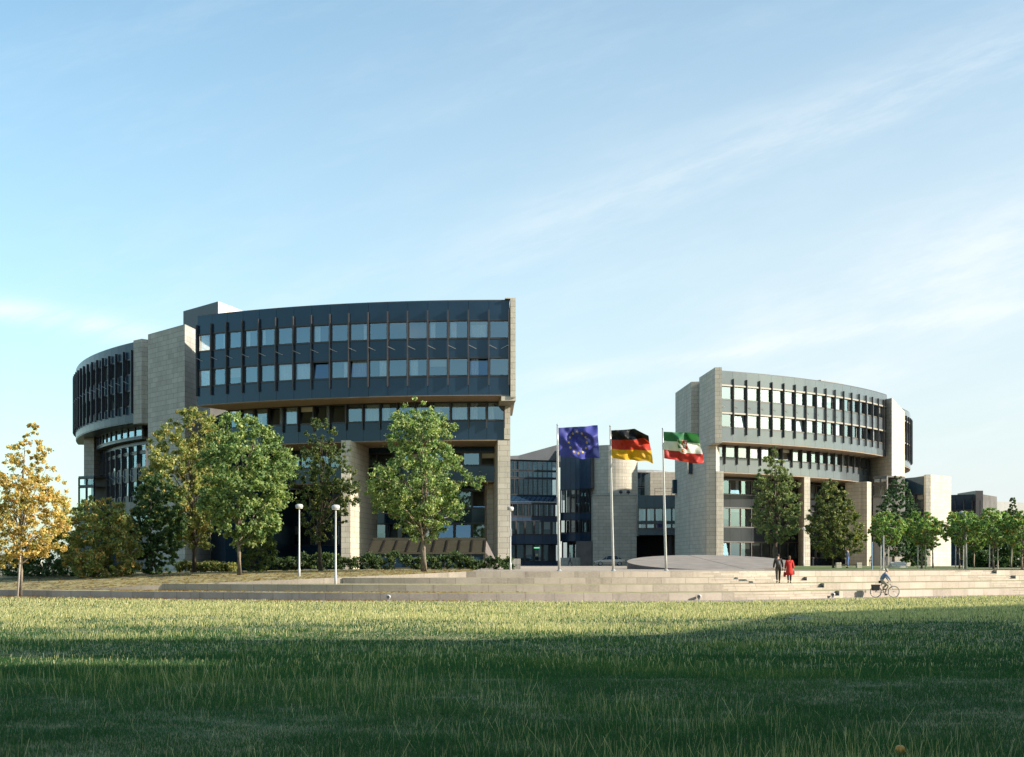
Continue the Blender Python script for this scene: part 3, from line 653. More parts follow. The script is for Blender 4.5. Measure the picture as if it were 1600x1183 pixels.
def leaf_cloud(centers, radii, per, size, pal, wts, r, droop=.2, jit=.22):
    """leaf quads spread through clump balls; returns verts, cols"""
    per = int(per*1.35); size = size*.50
    K = len(centers); idx = np.repeat(np.arange(K), per); n = len(idx)
    d = r.normal(size=(n, 3)); d /= np.linalg.norm(d, axis=1)[:, None]
    rr = np.minimum(np.abs(r.normal(size=n))*.62, 1.7)
    p = centers[idx]+d*rr[:, None]*radii[idx]*np.array([1, 1, .8])
    nrm = d*.55+r.normal(size=(n, 3))*.75+np.array([0, 0, .35]); nrm /= np.linalg.norm(nrm, axis=1)[:, None]
    t = np.cross(nrm, r.normal(size=(n, 3))); t /= np.linalg.norm(t, axis=1)[:, None]; b = np.cross(nrm, t)
    s = size*(.55+.9*r.random(n))[:, None]
    a = t*s; bb = b*s*.62
    v = np.stack([p-a, p+bb*1.0+nrm*s*.12-a*.1, p+a, p-bb-a*.1+nrm*s*.12], axis=1)
    pal = np.array(pal)*1.85; ck = r.choice(len(pal), size=K, p=wts); own = r.choice(len(pal), size=n, p=wts)
    use = np.where(r.random(n) < .45, ck[idx], own)
    col = pal[use]*(1+(r.random((n, 1))-.5)*2*jit)*(1+(r.random((K, 1))[idx]-.5)*.2)
    return v.reshape(-1, 3), np.clip(col, .004, 1)
def crown_centers(prof, cx, cy, r, K, depth=1.0, ragged=.22, hollow=.35):
    """clump centres inside a crown whose outline is prof: [(z, xl, xr)] in metres"""
    zs = np.array([p[0] for p in prof])[::-1]; xl = np.array([p[1] for p in prof])[::-1]; xr = np.array([p[2] for p in prof])[::-1]
    if zs[0] > zs[-1]: zs, xl, xr = zs[::-1], xl[::-1], xr[::-1]
    out = []; rad = []
    zz = np.linspace(zs[0], zs[-1], 60); wd = np.interp(zz, zs, xr-xl)+.3; pz_ = wd**1.35; pz_ /= pz_.sum()
    ph = r.random(4)*6.28
    mx = (xr-xl).max()
    while len(out) < K:
        z = r.choice(zz, p=pz_)+r.normal()*.1; z = min(max(z, zs[0]), zs[-1]); L, R = np.interp(z, zs, xl), np.interp(z, zs, xr)
        hw = (R-L)/2; c = (L+R)/2; a = r.random()*6.283
        q = hollow+(1-hollow)*math.sqrt(r.random()) if r.random() < .8 else r.random()
        q *= 1+ragged*(math.sin(3*a+ph[0]+z*1.1)*.5+math.sin(5*a+ph[1]-z*1.7)*.5)*.6
        rc = mx*(.022+.036*r.random())
        px0, py0 = c+hw*q*math.cos(a), hw*q*math.sin(a); wl_ = 6.283/(mx*.36+.3)
        if math.sin(px0*wl_+ph[2])*math.sin(z*wl_*1.15+ph[3])+.6*math.sin(py0*wl_+ph[0]+px0*.8) < -.42-.35*r.random(): continue
        k = max(hw-rc*.35, .05)
        out.append((c+k*q*math.cos(a), cy+k*q*math.sin(a)*depth, z)); rad.append(rc*(.75+.5*r.random())*min(1, .45+hw/mx*1.2))
    return np.array(out), np.array(rad)[:, None]*np.ones((1, 3))
GREEN = [(.050, .105, .028), (.075, .135, .035), (.035, .080, .025), (.12, .16, .045)]
def tree(name, label, Y, ut, vb, prof, pal, wts, K=90, per=90, size=.17, tr=.14, group=None, seed=1, cat='tree', depth=.9, bark='bark', ragged=.22, trunk=True, stems=0, lean=0, vtop=None, hollow=.35):
    r = np.random.default_rng(seed); x0 = UX(ut, Y); z0 = gz(x0, Y)
    root = empty(name, (x0, Y, z0), label, cat, group)
    pm = [(VZ(v, Y), UX(a, Y), UX(b, Y)) for v, a, b in prof]
    K = int(K*3.6); cc, rd = crown_centers(pm, x0, Y, r, K, depth, ragged, hollow)
    v, c = leaf_cloud(cc, rd, per, size, pal, wts, r)
    v[:, 2] = np.maximum(v[:, 2], z0+.03)
    polymesh('crown', v-np.array([x0, Y, z0]), 4, c, M['leaf'], root)
    zt = max(p[0] for p in pm); zl = min(p[0] for p in pm)
    m = MB()
    if trunk:
        H = zt-z0; path = []; rr = []
        for k in range(7):
            t = k/6*.88; path.append((x0+lean*(1-t)*0+math.sin(k*1.9+seed)*.05*H*.1+np.interp(z0+H*t, [p[0] for p in pm[::-1]], [(p[1]+p[2])/2-x0 for p in pm[::-1]])*max(0, t-.25)*.8, Y+math.cos(k*2.3+seed)*.04*H*.1, z0-.1+H*t)); rr.append(max(.02, tr*(1.25-.2*min(k, 1))*(1-t)**.9))
        m.tube(path, rr, 8)
        pick = r.choice(K, size=min(26, K), replace=False)
        for q in pick:
            e = Vector(cc[q]); hz_ = z0+(e.z-z0)*(.45+.25*r.random()); hz_ = max(hz_, z0+(zl-z0)*.9)
            t = (hz_-z0+.1)/(H*.88); kk = min(5, int(t*6)); f = min(1, max(0, t*6-kk)); s = Vector(path[kk]).lerp(Vector(path[kk+1]), f)
            mid = s.lerp(e, .5)+Vector((0, 0, (e-s).length*.10)); rs = max(.02, tr*(1-t)*.5)
            m.tube([s, mid, e], [rs, rs*.6, .012], 5, cap=False)
    for k in range(stems):
        a = r.random()*6.28; e = cc[r.integers(K)]; sx_ = x0+math.cos(a)*.4; m.tube([(sx_, Y+math.sin(a)*.3, z0-.1), ((sx_+e[0])/2, (Y+e[1])/2, (z0+e[2])/2+.3), tuple(e)], [tr, tr*.7, .02], 6)
    if m.v: m.build('trunk', M[bark], root, smooth=True)
    return root
YEL = [(.34, .235, .075), (.40, .29, .115), (.24, .205, .06), (.15, .16, .05), (.36, .19, .06)]
OLV = [(.15, .165, .055), (.21, .20, .07), (.09, .12, .04), (.27, .19, .06), (.24, .24, .085)]
MAP = [(.115, .16, .055), (.18, .22, .08), (.070, .115, .045), (.25, .265, .10)]
DRK = [(.032, .060, .022), (.045, .082, .028), (.024, .048, .02), (.07, .095, .03)]
tree('maple_tree', 'slender tree with yellow autumn leaves beside a pale leaning stake at the left edge', 84, 32, 931,
     [(664, 44, 60), (680, 36, 66), (700, 14, 76), (720, 4, 84), (745, -16, 96), (770, -30, 106), (790, -36, 112), (815, -40, 116), (840, -34, 110), (862, -14, 92), (885, -8, 20)], YEL, [.32, .30, .18, .13, .07], K=140, per=60, size=.15, tr=.13, seed=5, bark='bark_pale', ragged=.3)
tree('lime_tree', 'tall olive and yellow tree rising in front of the stone stair tower', 104, 303, 893,
     [(640, 275, 318), (655, 268, 345), (680, 240, 352), (710, 226, 356), (740, 216, 356), (770, 214, 350), (800, 222, 345), (830, 240, 338), (855, 262, 330)], OLV, [.27, .28, .2, .12, .13], K=170, per=85, size=.19, tr=.2, seed=6)
tree('maple_tree', 'broad green tree standing just right of the olive tree, in front of the dark recess', 94, 373, 902,
     [(646, 352, 392), (660, 332, 412), (685, 320, 440), (710, 312, 464), (730, 306, 474), (755, 305, 456), (785, 308, 452), (812, 318, 446), (835, 345, 430), (850, 362, 402)], MAP, [.36, .26, .28, .10], K=170, per=85, size=.19, tr=.15, seed=7, bark='bark_pale')
tree('lime_tree', 'dark thin-crowned tree behind the two white lamp posts', 101, 500, 897,
     [(656, 488, 514), (675, 474, 528), (700, 464, 540), (725, 456, 556), (750, 458, 566), (775, 462, 566), (800, 466, 552), (822, 470, 534), (845, 474, 524)], [(.055, .075, .025), (.085, .10, .035), (.035, .055, .022), (.15, .14, .04)], [.35, .25, .3, .1], K=110, per=55, size=.15, tr=.15, seed=8, ragged=.35)
tree('maple_tree', 'bright green maple in front of the conservatory, nearest tree to the flags', 96, 662, 894,
     [(622, 636, 656), (636, 628, 676), (655, 608, 700), (668, 604, 716), (690, 606, 706), (712, 600, 720), (735, 582, 738), (757, 560, 742), (775, 566, 728), (800, 596, 734), (820, 614, 712), (838, 630, 690), (850, 652, 678)], MAP, [.30, .28, .24, .18], K=165, per=75, size=.17, tr=.2, seed=9, ragged=.34, bark='bark_pale')
tree('bush', 'large rounded bush with reddish top right of the yellow tree', 97, 152, 905,
     [(776, 140, 176), (790, 112, 200), (810, 92, 214), (835, 84, 220), (860, 92, 222), (885, 104, 218), (903, 120, 212)], [(.14, .16, .05), (.20, .17, .06), (.085, .125, .04), (.29, .18, .065)], [.36, .24, .25, .15], K=130, per=80, size=.17, tr=.06, seed=10, cat='shrub', trunk=False, stems=6)
tree('bush', 'tall dark green bush between the reddish bush and the olive tree', 99, 242, 904,
     [(742, 226, 262), (765, 212, 280), (790, 202, 286), (820, 200, 290), (850, 206, 286), (880, 212, 276), (902, 226, 264)], DRK, [.4, .25, .25, .1], K=120, per=75, size=.17, tr=.06, seed=11, cat='shrub', trunk=False, stems=5)
tree('bush', 'dark low bush under the yellow tree at the left edge', 101, 66, 905,
     [(845, 44, 120), (862, 20, 136), (885, -4, 140), (905, 2, 132)], DRK, [.4, .25, .25, .1], K=70, per=70, size=.16, tr=.05, seed=12, cat='shrub', trunk=False, stems=4)
tree('bush', 'rounded mid green bush at the foot of the broad green tree', 101, 398, 893,
     [(822, 386, 418), (838, 372, 430), (858, 368, 434), (880, 376, 428), (893, 386, 420)], [(.085, .105, .03), (.11, .13, .04), (.05, .075, .025)], [.4, .3, .3], K=60, per=70, size=.15, tr=.05, seed=13, cat='shrub', trunk=False, stems=4)
# trees in front of the right building
tree('lime_tree', 'tall grey-green tree in front of the right building, left of its middle pier', 128, 1212, 876,
     [(698, 1203, 1214), (715, 1194, 1222), (735, 1184, 1234), (760, 1174, 1248), (785, 1172, 1254), (810, 1172, 1254), (830, 1182, 1250), (848, 1196, 1238)], [(.095, .12, .05), (.145, .165, .075), (.06, .085, .035), (.19, .20, .09)], [.32, .28, .25, .15], K=120, per=70, size=.17, tr=.27, seed=15)
tree('lime_tree', 'dark dense egg-shaped tree beside the stone bench', 125, 1302, 888,
     [(750, 1288, 1306), (765, 1280, 1322), (785, 1268, 1334), (808, 1262, 1344), (830, 1258, 1352), (848, 1262, 1354), (860, 1276, 1346), (870, 1288, 1330)], [(.075, .09, .03), (.13, .135, .045), (.045, .062, .025), (.19, .18, .065)], [.35, .25, .3, .1], K=130, per=80, size=.17, tr=.12, seed=16, hollow=.2)
tree('conifer_tree', 'dark blue-green tree standing against the glazed porch and bright stair tower', 140, 1396, 886,
     [(744, 1398, 1410), (760, 1386, 1422), (780, 1374, 1430), (800, 1368, 1432), (825, 1366, 1430), (850, 1370, 1420), (868, 1376, 1414)], [(.035, .065, .030), (.05, .085, .04), (.028, .05, .025), (.075, .11, .05)], [.35, .3, .25, .1], K=110, per=75, size=.18, tr=.14, seed=17, ragged=.3)
PLN = [(.125, .195, .06), (.18, .25, .08), (.08, .14, .045), (.30, .17, .04), (.24, .28, .11)]
PW = [.34, .24, .24, .07, .11]
planes = [(1382, 115, [(801, 1372, 1398), (812, 1360, 1414), (828, 1356, 1418), (842, 1364, 1410), (851, 1374, 1396)], 'bright green flat-clipped plane tree in front of the dark conifer, leftmost of its row'),
          (1440, 116, [(801, 1428, 1452), (812, 1416, 1466), (828, 1410, 1472), (840, 1416, 1466), (850, 1428, 1452)], 'clipped plane tree in front of the stone annex, second of its row'),
          (1499, 116, [(801, 1484, 1520), (812, 1474, 1532), (828, 1470, 1536), (842, 1474, 1526), (852, 1486, 1512)], 'clipped plane tree with rusty leaves behind the tall street lamp'),
          (1552, 114, [(795, 1536, 1570), (808, 1528, 1582), (826, 1526, 1588), (842, 1532, 1580), (854, 1544, 1566)], 'clipped plane tree right of the tall street lamp, under the far wing'),
          (1597, 113, [(800, 1586, 1620), (815, 1574, 1630), (835, 1572, 1634), (855, 1580, 1622), (866, 1590, 1610)], 'clipped plane tree cut off by the right edge of the photo')]
for k, (u, Y, pf, lb) in enumerate(planes):
    rt = tree('plane_tree', lb, Y, u, 888, pf, PLN, PW, K=62, per=62, size=.17, tr=.09, group='clipped plane trees along the upper terrace', seed=30+k, bark='bark_pale', ragged=.3)
back = [(1458, 124, 1424, 1476, 812, 'small plane tree half hidden behind the second clipped plane tree', PLN, PW), (1522, 126, 1500, 1548, 815, 'plane tree standing behind the lamp, darker than its neighbours', PLN, PW), (1580, 127, 1560, 1612, 806, 'rear plane tree between the last two of the front row', PLN, PW)]
for k, (u, Y, a, b, vt, lb, pal, wt) in enumerate(back):
    c0 = (a+b)/2; h = (b-a)/2
    tree('plane_tree', lb, Y, u, 886, [(vt, c0-h*.4, c0+h*.4), (vt+10, c0-h*.85, c0+h*.85), (vt+24, c0-h, c0+h), (vt+38, c0-h*.7, c0+h*.7), (vt+46, c0-h*.3, c0+h*.3)], [tuple(x*.8 for x in q) for q in pal], wt, K=50, per=60, size=.17, tr=.09, group='clipped plane trees along the upper terrace', seed=40+k, bark='bark_pale')
tree('bush', 'dark hedge-like bush filling the ground under the right-hand plane trees', 133, 1545, 888,
     [(838, 1528, 1600), (850, 1512, 1630), (865, 1506, 1640), (888, 1510, 1640)], DRK, [.4, .25, .25, .1], K=130, per=70, size=.19, tr=.05, seed=46, cat='shrub', trunk=False, stems=6)
tree('bush', 'dark bush between the stair tower and the stone annex', 150, 1428, 884,
     [(820, 1416, 1440), (840, 1404, 1450), (862, 1402, 1452), (884, 1408, 1446)], DRK, [.4, .25, .25, .1], K=70, per=70, size=.2, tr=.05, seed=47, cat='shrub', trunk=False, stems=4)
for k, (u, Y, vt, hw, lb) in enumerate(((1548, 180, 800, 30, 'dark round tree seen over the plane trees, below the far wing'), (1582, 175, 778, 9, 'narrow pointed tree rising before the far wing'), (1516, 185, 800, 22, 'low dark tree below the flat-topped annex'))):
    tree('background_tree', lb, Y, u, 885, [(vt, u-hw*.3, u+hw*.3), (vt+14, u-hw*.8, u+hw*.8), (vt+36, u-hw, u+hw), (vt+66, u-hw*.9, u+hw*.9), (vt+85, u-hw*.5, u+hw*.5)], [(.05, .08, .03), (.08, .11, .04), (.035, .06, .025)], [.4, .3, .3], K=60, per=60, size=.22, tr=.15, seed=50+k)
# clipped hedge in front of the left building
def hedge(label, runs, seed, pal, wts, per=52):
    r = np.random.default_rng(seed); cs = []; rs = []
    x0 = runs[0][0]; root = empty('hedge', (x0, runs[0][1], gz(x0, runs[0][1])), label, 'hedge')
    for (xa, ya, xb, yb, h) in runs:
        n = int(math.hypot(xb-xa, yb-ya)/.06)
        for k in range(n):
            t = r.random(); x, y = xa+(xb-xa)*t, ya+(yb-ya)*t+(r.random()-.5)*1.3
            hh = h*(.82+.25*math.sin(x*1.9)*math.sin(x*.7+1)+.1*r.random()); cs.append((x, y, gz(x, y)+hh*r.random()**.6)); rs.append(.2+.12*r.random())
    cs = np.array(cs); rs = np.array(rs)[:, None]*np.ones((1, 3)); v, c = leaf_cloud(cs, rs, per, .19, pal, wts, r)
    v[:, 2] = np.maximum(v[:, 2], .05)
    polymesh('foliage', v-np.array(ORG[root.name]), 4, c, M['leaf'], root)
HP = [(.035, .055, .022), (.05, .075, .028), (.025, .042, .018), (.075, .09, .035)]
hedge('long low dark green hedge along the foot of the left building', [(UX(425, 104), 104, UX(560, 105), 105, 1.3), (UX(560, 105), 105, UX(720, 107), 107, 1.2), (UX(720, 107), 107, UX(800, 108), 108, 1.0)], 3, HP, [.4, .25, .25, .1])
hedge('lighter yellow-green hedge under the olive tree', [(UX(275, 107), 107, UX(370, 106), 106, .75)], 4, [(.13, .13, .04), (.09, .11, .035), (.17, .15, .05)], [.4, .3, .3])

# ---- grass: the ground cover of the lawn, denser and finer towards the viewer
def grass():
    r = np.random.default_rng(77); V = []; Cc = []
    def patch(x, y, s, ph): return np.sin(x*s+ph+1.7*np.sin(y*s*.6+ph))*np.sin(y*s*1.3+ph*2+1.1*np.sin(x*s*.8))
    def emit(n, y0, y1, h, wd, kind):
        # sample y with density ~ 1/y^2 so that blades get sparser (and wider) with distance
        q = r.random(n); y = 1/(1/y0+(1/y1-1/y0)*q); x = (r.random(n)-.5)*2*(.44*y+3.5)
        bs = np.interp(x, GX, GY)-2.7-.45*r.random(n)+.35*patch(x, x*.3, 1.7, 5); ok = y < bs; x, y = x[ok], y[ok]; n = len(x)
        pt = patch(x, y, .33, 1)+.6*patch(x, y, 1.1, 4)
        if kind == 'straw':
            keep = r.random(n) < np.clip((.05 if y0 > 20 else .10)+.34*pt+.2*patch(x, y, .12, 3)+.06*(y-38.5 if y0 > 20 else 0*y), .03, 1); x, y, pt = x[keep], y[keep], pt[keep]; n = len(x)  # straw thickens beyond the shadow edge, putting the sunlit strip into the turf
        hh = h*(.5+.9*r.random(n))*(1+.3*pt)*(1.0 if kind == 'straw' else np.clip(1+.35*patch(x, y, 2.3, 2)+.3*patch(x, y, .7, 6), .35, 2.2)); ww = wd*y/20*(.6+.8*r.random(n))
        az = r.random(n)*6.283; ln = (r.normal(size=n)*.36 if kind == 'straw' else r.normal(size=n)*.75)
        lx, ly = np.cos(az)*ln*hh, np.sin(az)*ln*hh
        sa = r.random(n)*6.283; px_, py_ = np.cos(sa)*ww, np.sin(sa)*ww*.5
        px_ = np.sign(px_)*np.maximum(np.abs(px_), ww*.45)
        z0 = np.full(n, -.01)
        if kind == 'straw':   # a stalk: two thin quads with a thicker seed head
            a = np.stack([x-px_*.5, y-py_*.5, z0], 1); b = np.stack([x+px_*.5, y+py_*.5, z0], 1)
            c = np.stack([x+lx+px_*.75, y+ly+py_*.75, hh*.94], 1); d = np.stack([x+lx*1.05-px_*.4, y+ly*1.05-py_*.4, hh], 1)
        else:
            a = np.stack([x-px_, y-py_, z0], 1); b = np.stack([x+px_, y+py_, z0], 1)
            c = np.stack([x+lx+px_*.15, y+ly+py_*.15, hh*.95], 1); d = np.stack([x+lx-px_*.15, y+ly-py_*.15, hh], 1)
        V.append(np.stack([a, b, c, d], 1).reshape(-1, 3))
        if kind == 'straw':
            pal = np.array([(.66, .57, .30), (.58, .50, .24), (.46, .44, .18), (.72, .63, .38)])*(1.0 if y0 < 20 else 1.15); col = pal[r.integers(0, 4, n)]  # far straw lightened to paint the sunlit strip, near shaded straw kept darker
        else:
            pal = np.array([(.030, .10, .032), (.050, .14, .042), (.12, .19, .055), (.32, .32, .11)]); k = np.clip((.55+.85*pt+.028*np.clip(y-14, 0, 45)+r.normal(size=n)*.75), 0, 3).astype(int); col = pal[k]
        Cc.append(col*(1+(r.random((n, 1))-.5)*.4))
    GX = np.arange(-140, 141, 1.0); GY = np.array([base(float(q)) for q in GX])
    emit(520000, 11.2, 30, .06, .0042, 'green'); emit(230000, 24, 95, .05, .0085, 'green')
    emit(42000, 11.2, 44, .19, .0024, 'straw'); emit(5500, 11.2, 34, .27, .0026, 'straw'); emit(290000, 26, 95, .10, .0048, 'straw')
    o = polymesh('grass', np.concatenate(V), 4, np.concatenate(Cc), M['grassblade']); tag(o, kind='stuff')
grass()
# fallen leaves on the bank and path
r = np.random.default_rng(5); n = 9000
x = -38+r.random(n)*36+r.normal(size=n)*2; t = r.random(n)**1.8; lv = []; lc = []
pal = np.array([(.34, .19, .05), (.26, .13, .04), (.42, .28, .07), (.20, .11, .04)])
for k in range(n):
    xx = x[k]
    if k > n-700:
        y = 82-26*r.random()**1.6; z = .09; xx = -31+r.normal()*7
    elif r.random() < .55:
        y = (wyf(max(xx, -36)) if xx > -36 else base(xx))+.6+t[k]*16; z = bank_z(xx, y)-.03
    else:
        y = base(xx)-3.4+r.random()*6.2; z = .02
        if y > base(xx): z = .44 if xx > -24 else .03
        if y > wyf(max(xx, -36)): z = bank_z(xx, y)-.02
    a = r.random()*6.28; s = .05+.06*r.random(); c_, s_ = math.cos(a)*s, math.sin(a)*s; u = r.random()*.05
    lv += [(xx-c_, y-s_, z), (xx+s_, y-c_, z+u), (xx+c_, y+s_, z+.01), (xx-s_, y+c_, z+u)]; lc.append(pal[r.integers(4)])
tag(polymesh('fallen_leaves', np.array(lv), 4, np.array(lc), M['leaf']), kind='stuff')
# green turf in front of the right building
g = MB(); pts = [(20.5, 104), (23, 103), (27, 107), (34, 112), (52, 124), (50, 150), (34, 160), (24, 150), (19.5, 128), (18.8, 112)]
g.face([(x, y, plaza_z(y)+.02) for x, y in pts]); tag(g.build('turf', plain('turf_green', (.10, .14, .03), .95, .3, 1.5)), kind='structure')
# ------------------------------------------------------------------ street furniture, flags
M['white_paint'] = plain('white_paint', (.45, .45, .45), .4, .04, 4)
M['pole_metal'] = plain('pole_metal', (.42, .41, .39), .35, .06, 3, metal=.5)
M['grey_metal'] = plain('grey_metal', (.34, .36, .37), .45, .08, 3, metal=.3)
M['blue_paint'] = plain('blue_paint', (.10, .17, .24), .45, .05, 3)
M['lampglass'] = plain('lamp_glass', (.80, .80, .78), .3, 0)
M['wood'] = plain('stake_wood', (.45, .40, .34), .85, .15, 3)
def lamp(u, v, Y, h, label, box=False, z=None):
    x = UX(u, Y); z = gz(x, Y) if z is None else z
    t = empty('street_lamp', (x, Y, z), label, 'street lamp', 'white street lamps around the terraces')
    m = MB(); m.lathe((x, Y, z), [(.085, -.2), (.085, .5), (.06, .55), (.048, h-.3), (.048, h-.28)], 12); m.build('pole', M['white_paint'], t, smooth=True)
    m = MB(); m.lathe((x, Y, z+h-.28), [(.08, 0), (.22, .03), (.25, .07), (.25, .18), (.21, .25), (.07, .28)], 18); m.build('lamp_head', M['white_paint'], t, smooth=True)
    m = MB(); m.lathe((x, Y, z+h-.30), [(.2, 0), (.22, .015), (.23, .04)], 16); m.build('lamp_glass', M['lampglass'], t)
    if box: m = MB(); m.box(x-.11, x+.11, Y-.12, Y-.07, z+2.55, z+3.05); m.build('small_sign', M['white_paint'], t)
    return t
lamp(467.5, 900, 90, 4.75, 'white street lamp at the edge of the bank, left one of the pair', z=VZ(901, 90))
lamp(524.5, 911, 82.2, 4.75, 'white street lamp standing lower down, on the stone steps right of its twin', z=.82)
lamp(797.5, 892, 103, 4.75, 'white street lamp with a small sign before the stone end of the left building', box=True)
lamp(1256, 880, 168, 4.75, 'distant white street lamp beside the tall grey-green tree')
x, Y = UX(1509, 116), 116; z = gz(x, Y)
t = empty('tall_lamp', (x, Y, z), 'tall thick grey street lamp with bent head among the right-hand plane trees', 'street lamp')
m = MB(); m.tube([(x, Y, z-.2), (x-.05, Y, z+3.6), (x-.1, Y, z+4.5), (x-.22, Y, z+4.72)], [.13, .12, .11, .09], 12); m.build('pole', M['grey_metal'], t, smooth=True)
m = MB(); m.lathe((x-.34, Y, z+4.62), [(.10, -.06), (.24, .0), (.26, .12), (.16, .22), (.05, .26)], 14); m.build('lamp_head', M['grey_metal'], t, smooth=True)
for u, v0, Y, lb, mt in ((1362.5, 848, 108, 'slim blue-grey post on the upper terrace left of the cyclist', 'blue_paint'), (1380.5, 838, 107, 'slim pale post on the upper terrace above the cyclist', 'pole_metal')):
    x = UX(u, Y); z = gz(x, Y); t = empty('marker_post', (x, Y, z), lb, 'post', 'slim posts on the upper terrace')
    m = MB(); m.lathe((x, Y, z), [(.07, -.2), (.07, .05), (.055, .06), (.055, VZ(v0, Y)-z)], 10); m.build('pole', M[mt], t, smooth=True)
    m = MB(); m.lathe((x, Y, VZ(v0, Y)), [(.065, 0), (.065, .03), (.03, .06)], 10); m.build('cap', M['grey_metal'], t)
# leaning stake tied to the yellow tree
x0, Y = UX(27, 83.6), 83.6
t = empty('tree_stake', (x0, Y, 0), 'pale leaning stake tied to the yellow tree', 'stake')
m = MB(); m.tube([(x0, Y, -.2), (UX(33, Y), Y, VZ(850, Y)), (UX(33.5, Y), Y, VZ(846, Y))], [.06, .055, .03], 9); m.build('stake', M['wood'], t, smooth=True)
m = MB(); xa = UX(32, Y); m.tube([(xa-.06, Y-.08, 2.4), (xa+.2, Y+.15, 2.4), (xa+.1, Y+.5, 2.4)], .03, 5); m.build('tie_strap', M['bronze_dark'], t)
# support stakes of the plane trees
k = 0
for u, Y in ((1376, 114.5), (1388, 115.3), (1434, 115.6), (1446, 116.2), (1493, 115.6), (1505, 116.4), (1546, 113.6), (1559, 114.5)):
    x = UX(u, Y); z = gz(x, Y); nm = ['leftmost plane tree', 'second plane tree', 'rusty-leaved plane tree', 'plane tree right of the tall lamp'][k//2]
    m = MB(); m.tube([(x, Y, z-.2), (x+.02, Y, z+2.0)], [.05, .045], 8); o = m.build('support_stake', M['wood'], origin=(x, Y, z))
    tag(o, f'short wooden stake {"left" if k % 2 == 0 else "right"} of the trunk of the {nm}', 'stake', 'support stakes of the plane trees'); k += 1
# flagpoles and flags
def flagcolor_eu(s, t):
    a = math.atan2((t-.5)*1.0, (s-.48)*1.5); 
    for k in range(12):
        q = math.pi/6*k; cx, cy = .48+.335*math.cos(q)/1.5, .5+.335*math.sin(q)
        dx, dy = (s-cx)*1.5, t-cy; rr = math.hypot(dx, dy); an = math.atan2(dx, dy)
        m5 = (an+math.pi/5) % (2*math.pi/5)-math.pi/5
        R, r_ = .056, .023; al = abs(m5)   # five-pointed star test
        xx, yy_ = rr*math.cos(al), rr*math.sin(al); px_, py_ = r_*math.cos(math.pi/5), r_*math.sin(math.pi/5)
        if (xx-R)*(py_)-(yy_)*(px_-R) > 0 if False else (yy_ <= (R-xx)*py_/(R-px_)): 
            return (.62, .42, .035)
    return (.055, .06, .29)
def flagcolor_de(s, t): return (.008, .008, .008) if t > .667 else ((.42, .035, .018) if t > .333 else (.60, .33, .02))
def flagcolor_nrw(s, t):
    # green-white-red with the shield: river bar left, horse right, rose in the tip
    dx, dy = (s-.5)*1.55*1.18, (t-.51)*1.18
    half = .235*(1 if dy > -.02 else max(0, 1-((-.02-dy)/.26)**2)**.5)
    if -.28 < dy < .27 and abs(dx) < half+.018:
        if dy > .255 or abs(dx) > half-.006: return (.55, .52, .46)
        # rose tip
        if dy < -.06-abs(dx)*.15:
            q = math.hypot(dx, dy+.16); a = math.atan2(dx, dy+.16)
            if q < .03: return (.50, .34, .05)
            if q < .075+.015*math.cos(5*a): return (.42, .03, .02)
            return (.68, .66, .62)
        if dx < 0:
            w_ = math.sin((dx+dy*.4)*38)*.022
            if abs(dx*.75+dy+.02-.0+w_+.02) < .05: return (.68, .67, .63)
            return (.035, .17, .06)
        # horse, rearing: body, neck, head, legs, tail as blobs
        for bx, by, rx, ry in ((.115, .08, .055, .032), (.150, .14, .020, .045), (.172, .185, .032, .018), (.185, .085, .035, .012), (.18, .045, .03, .012), (.085, .025, .014, .045), (.125, .02, .012, .045), (.052, .10, .014, .045)):
            if ((dx-bx)/rx)**2+((dy-by)/ry)**2 < 1: return (.70, .68, .64)
        return (.44, .035, .02)
    return (.035, .15, .060) if t > .667 else ((.66, .64, .58) if t > .333 else (.40, .030, .022))
M['flag'] = leafmat('flag_cloth', .35)
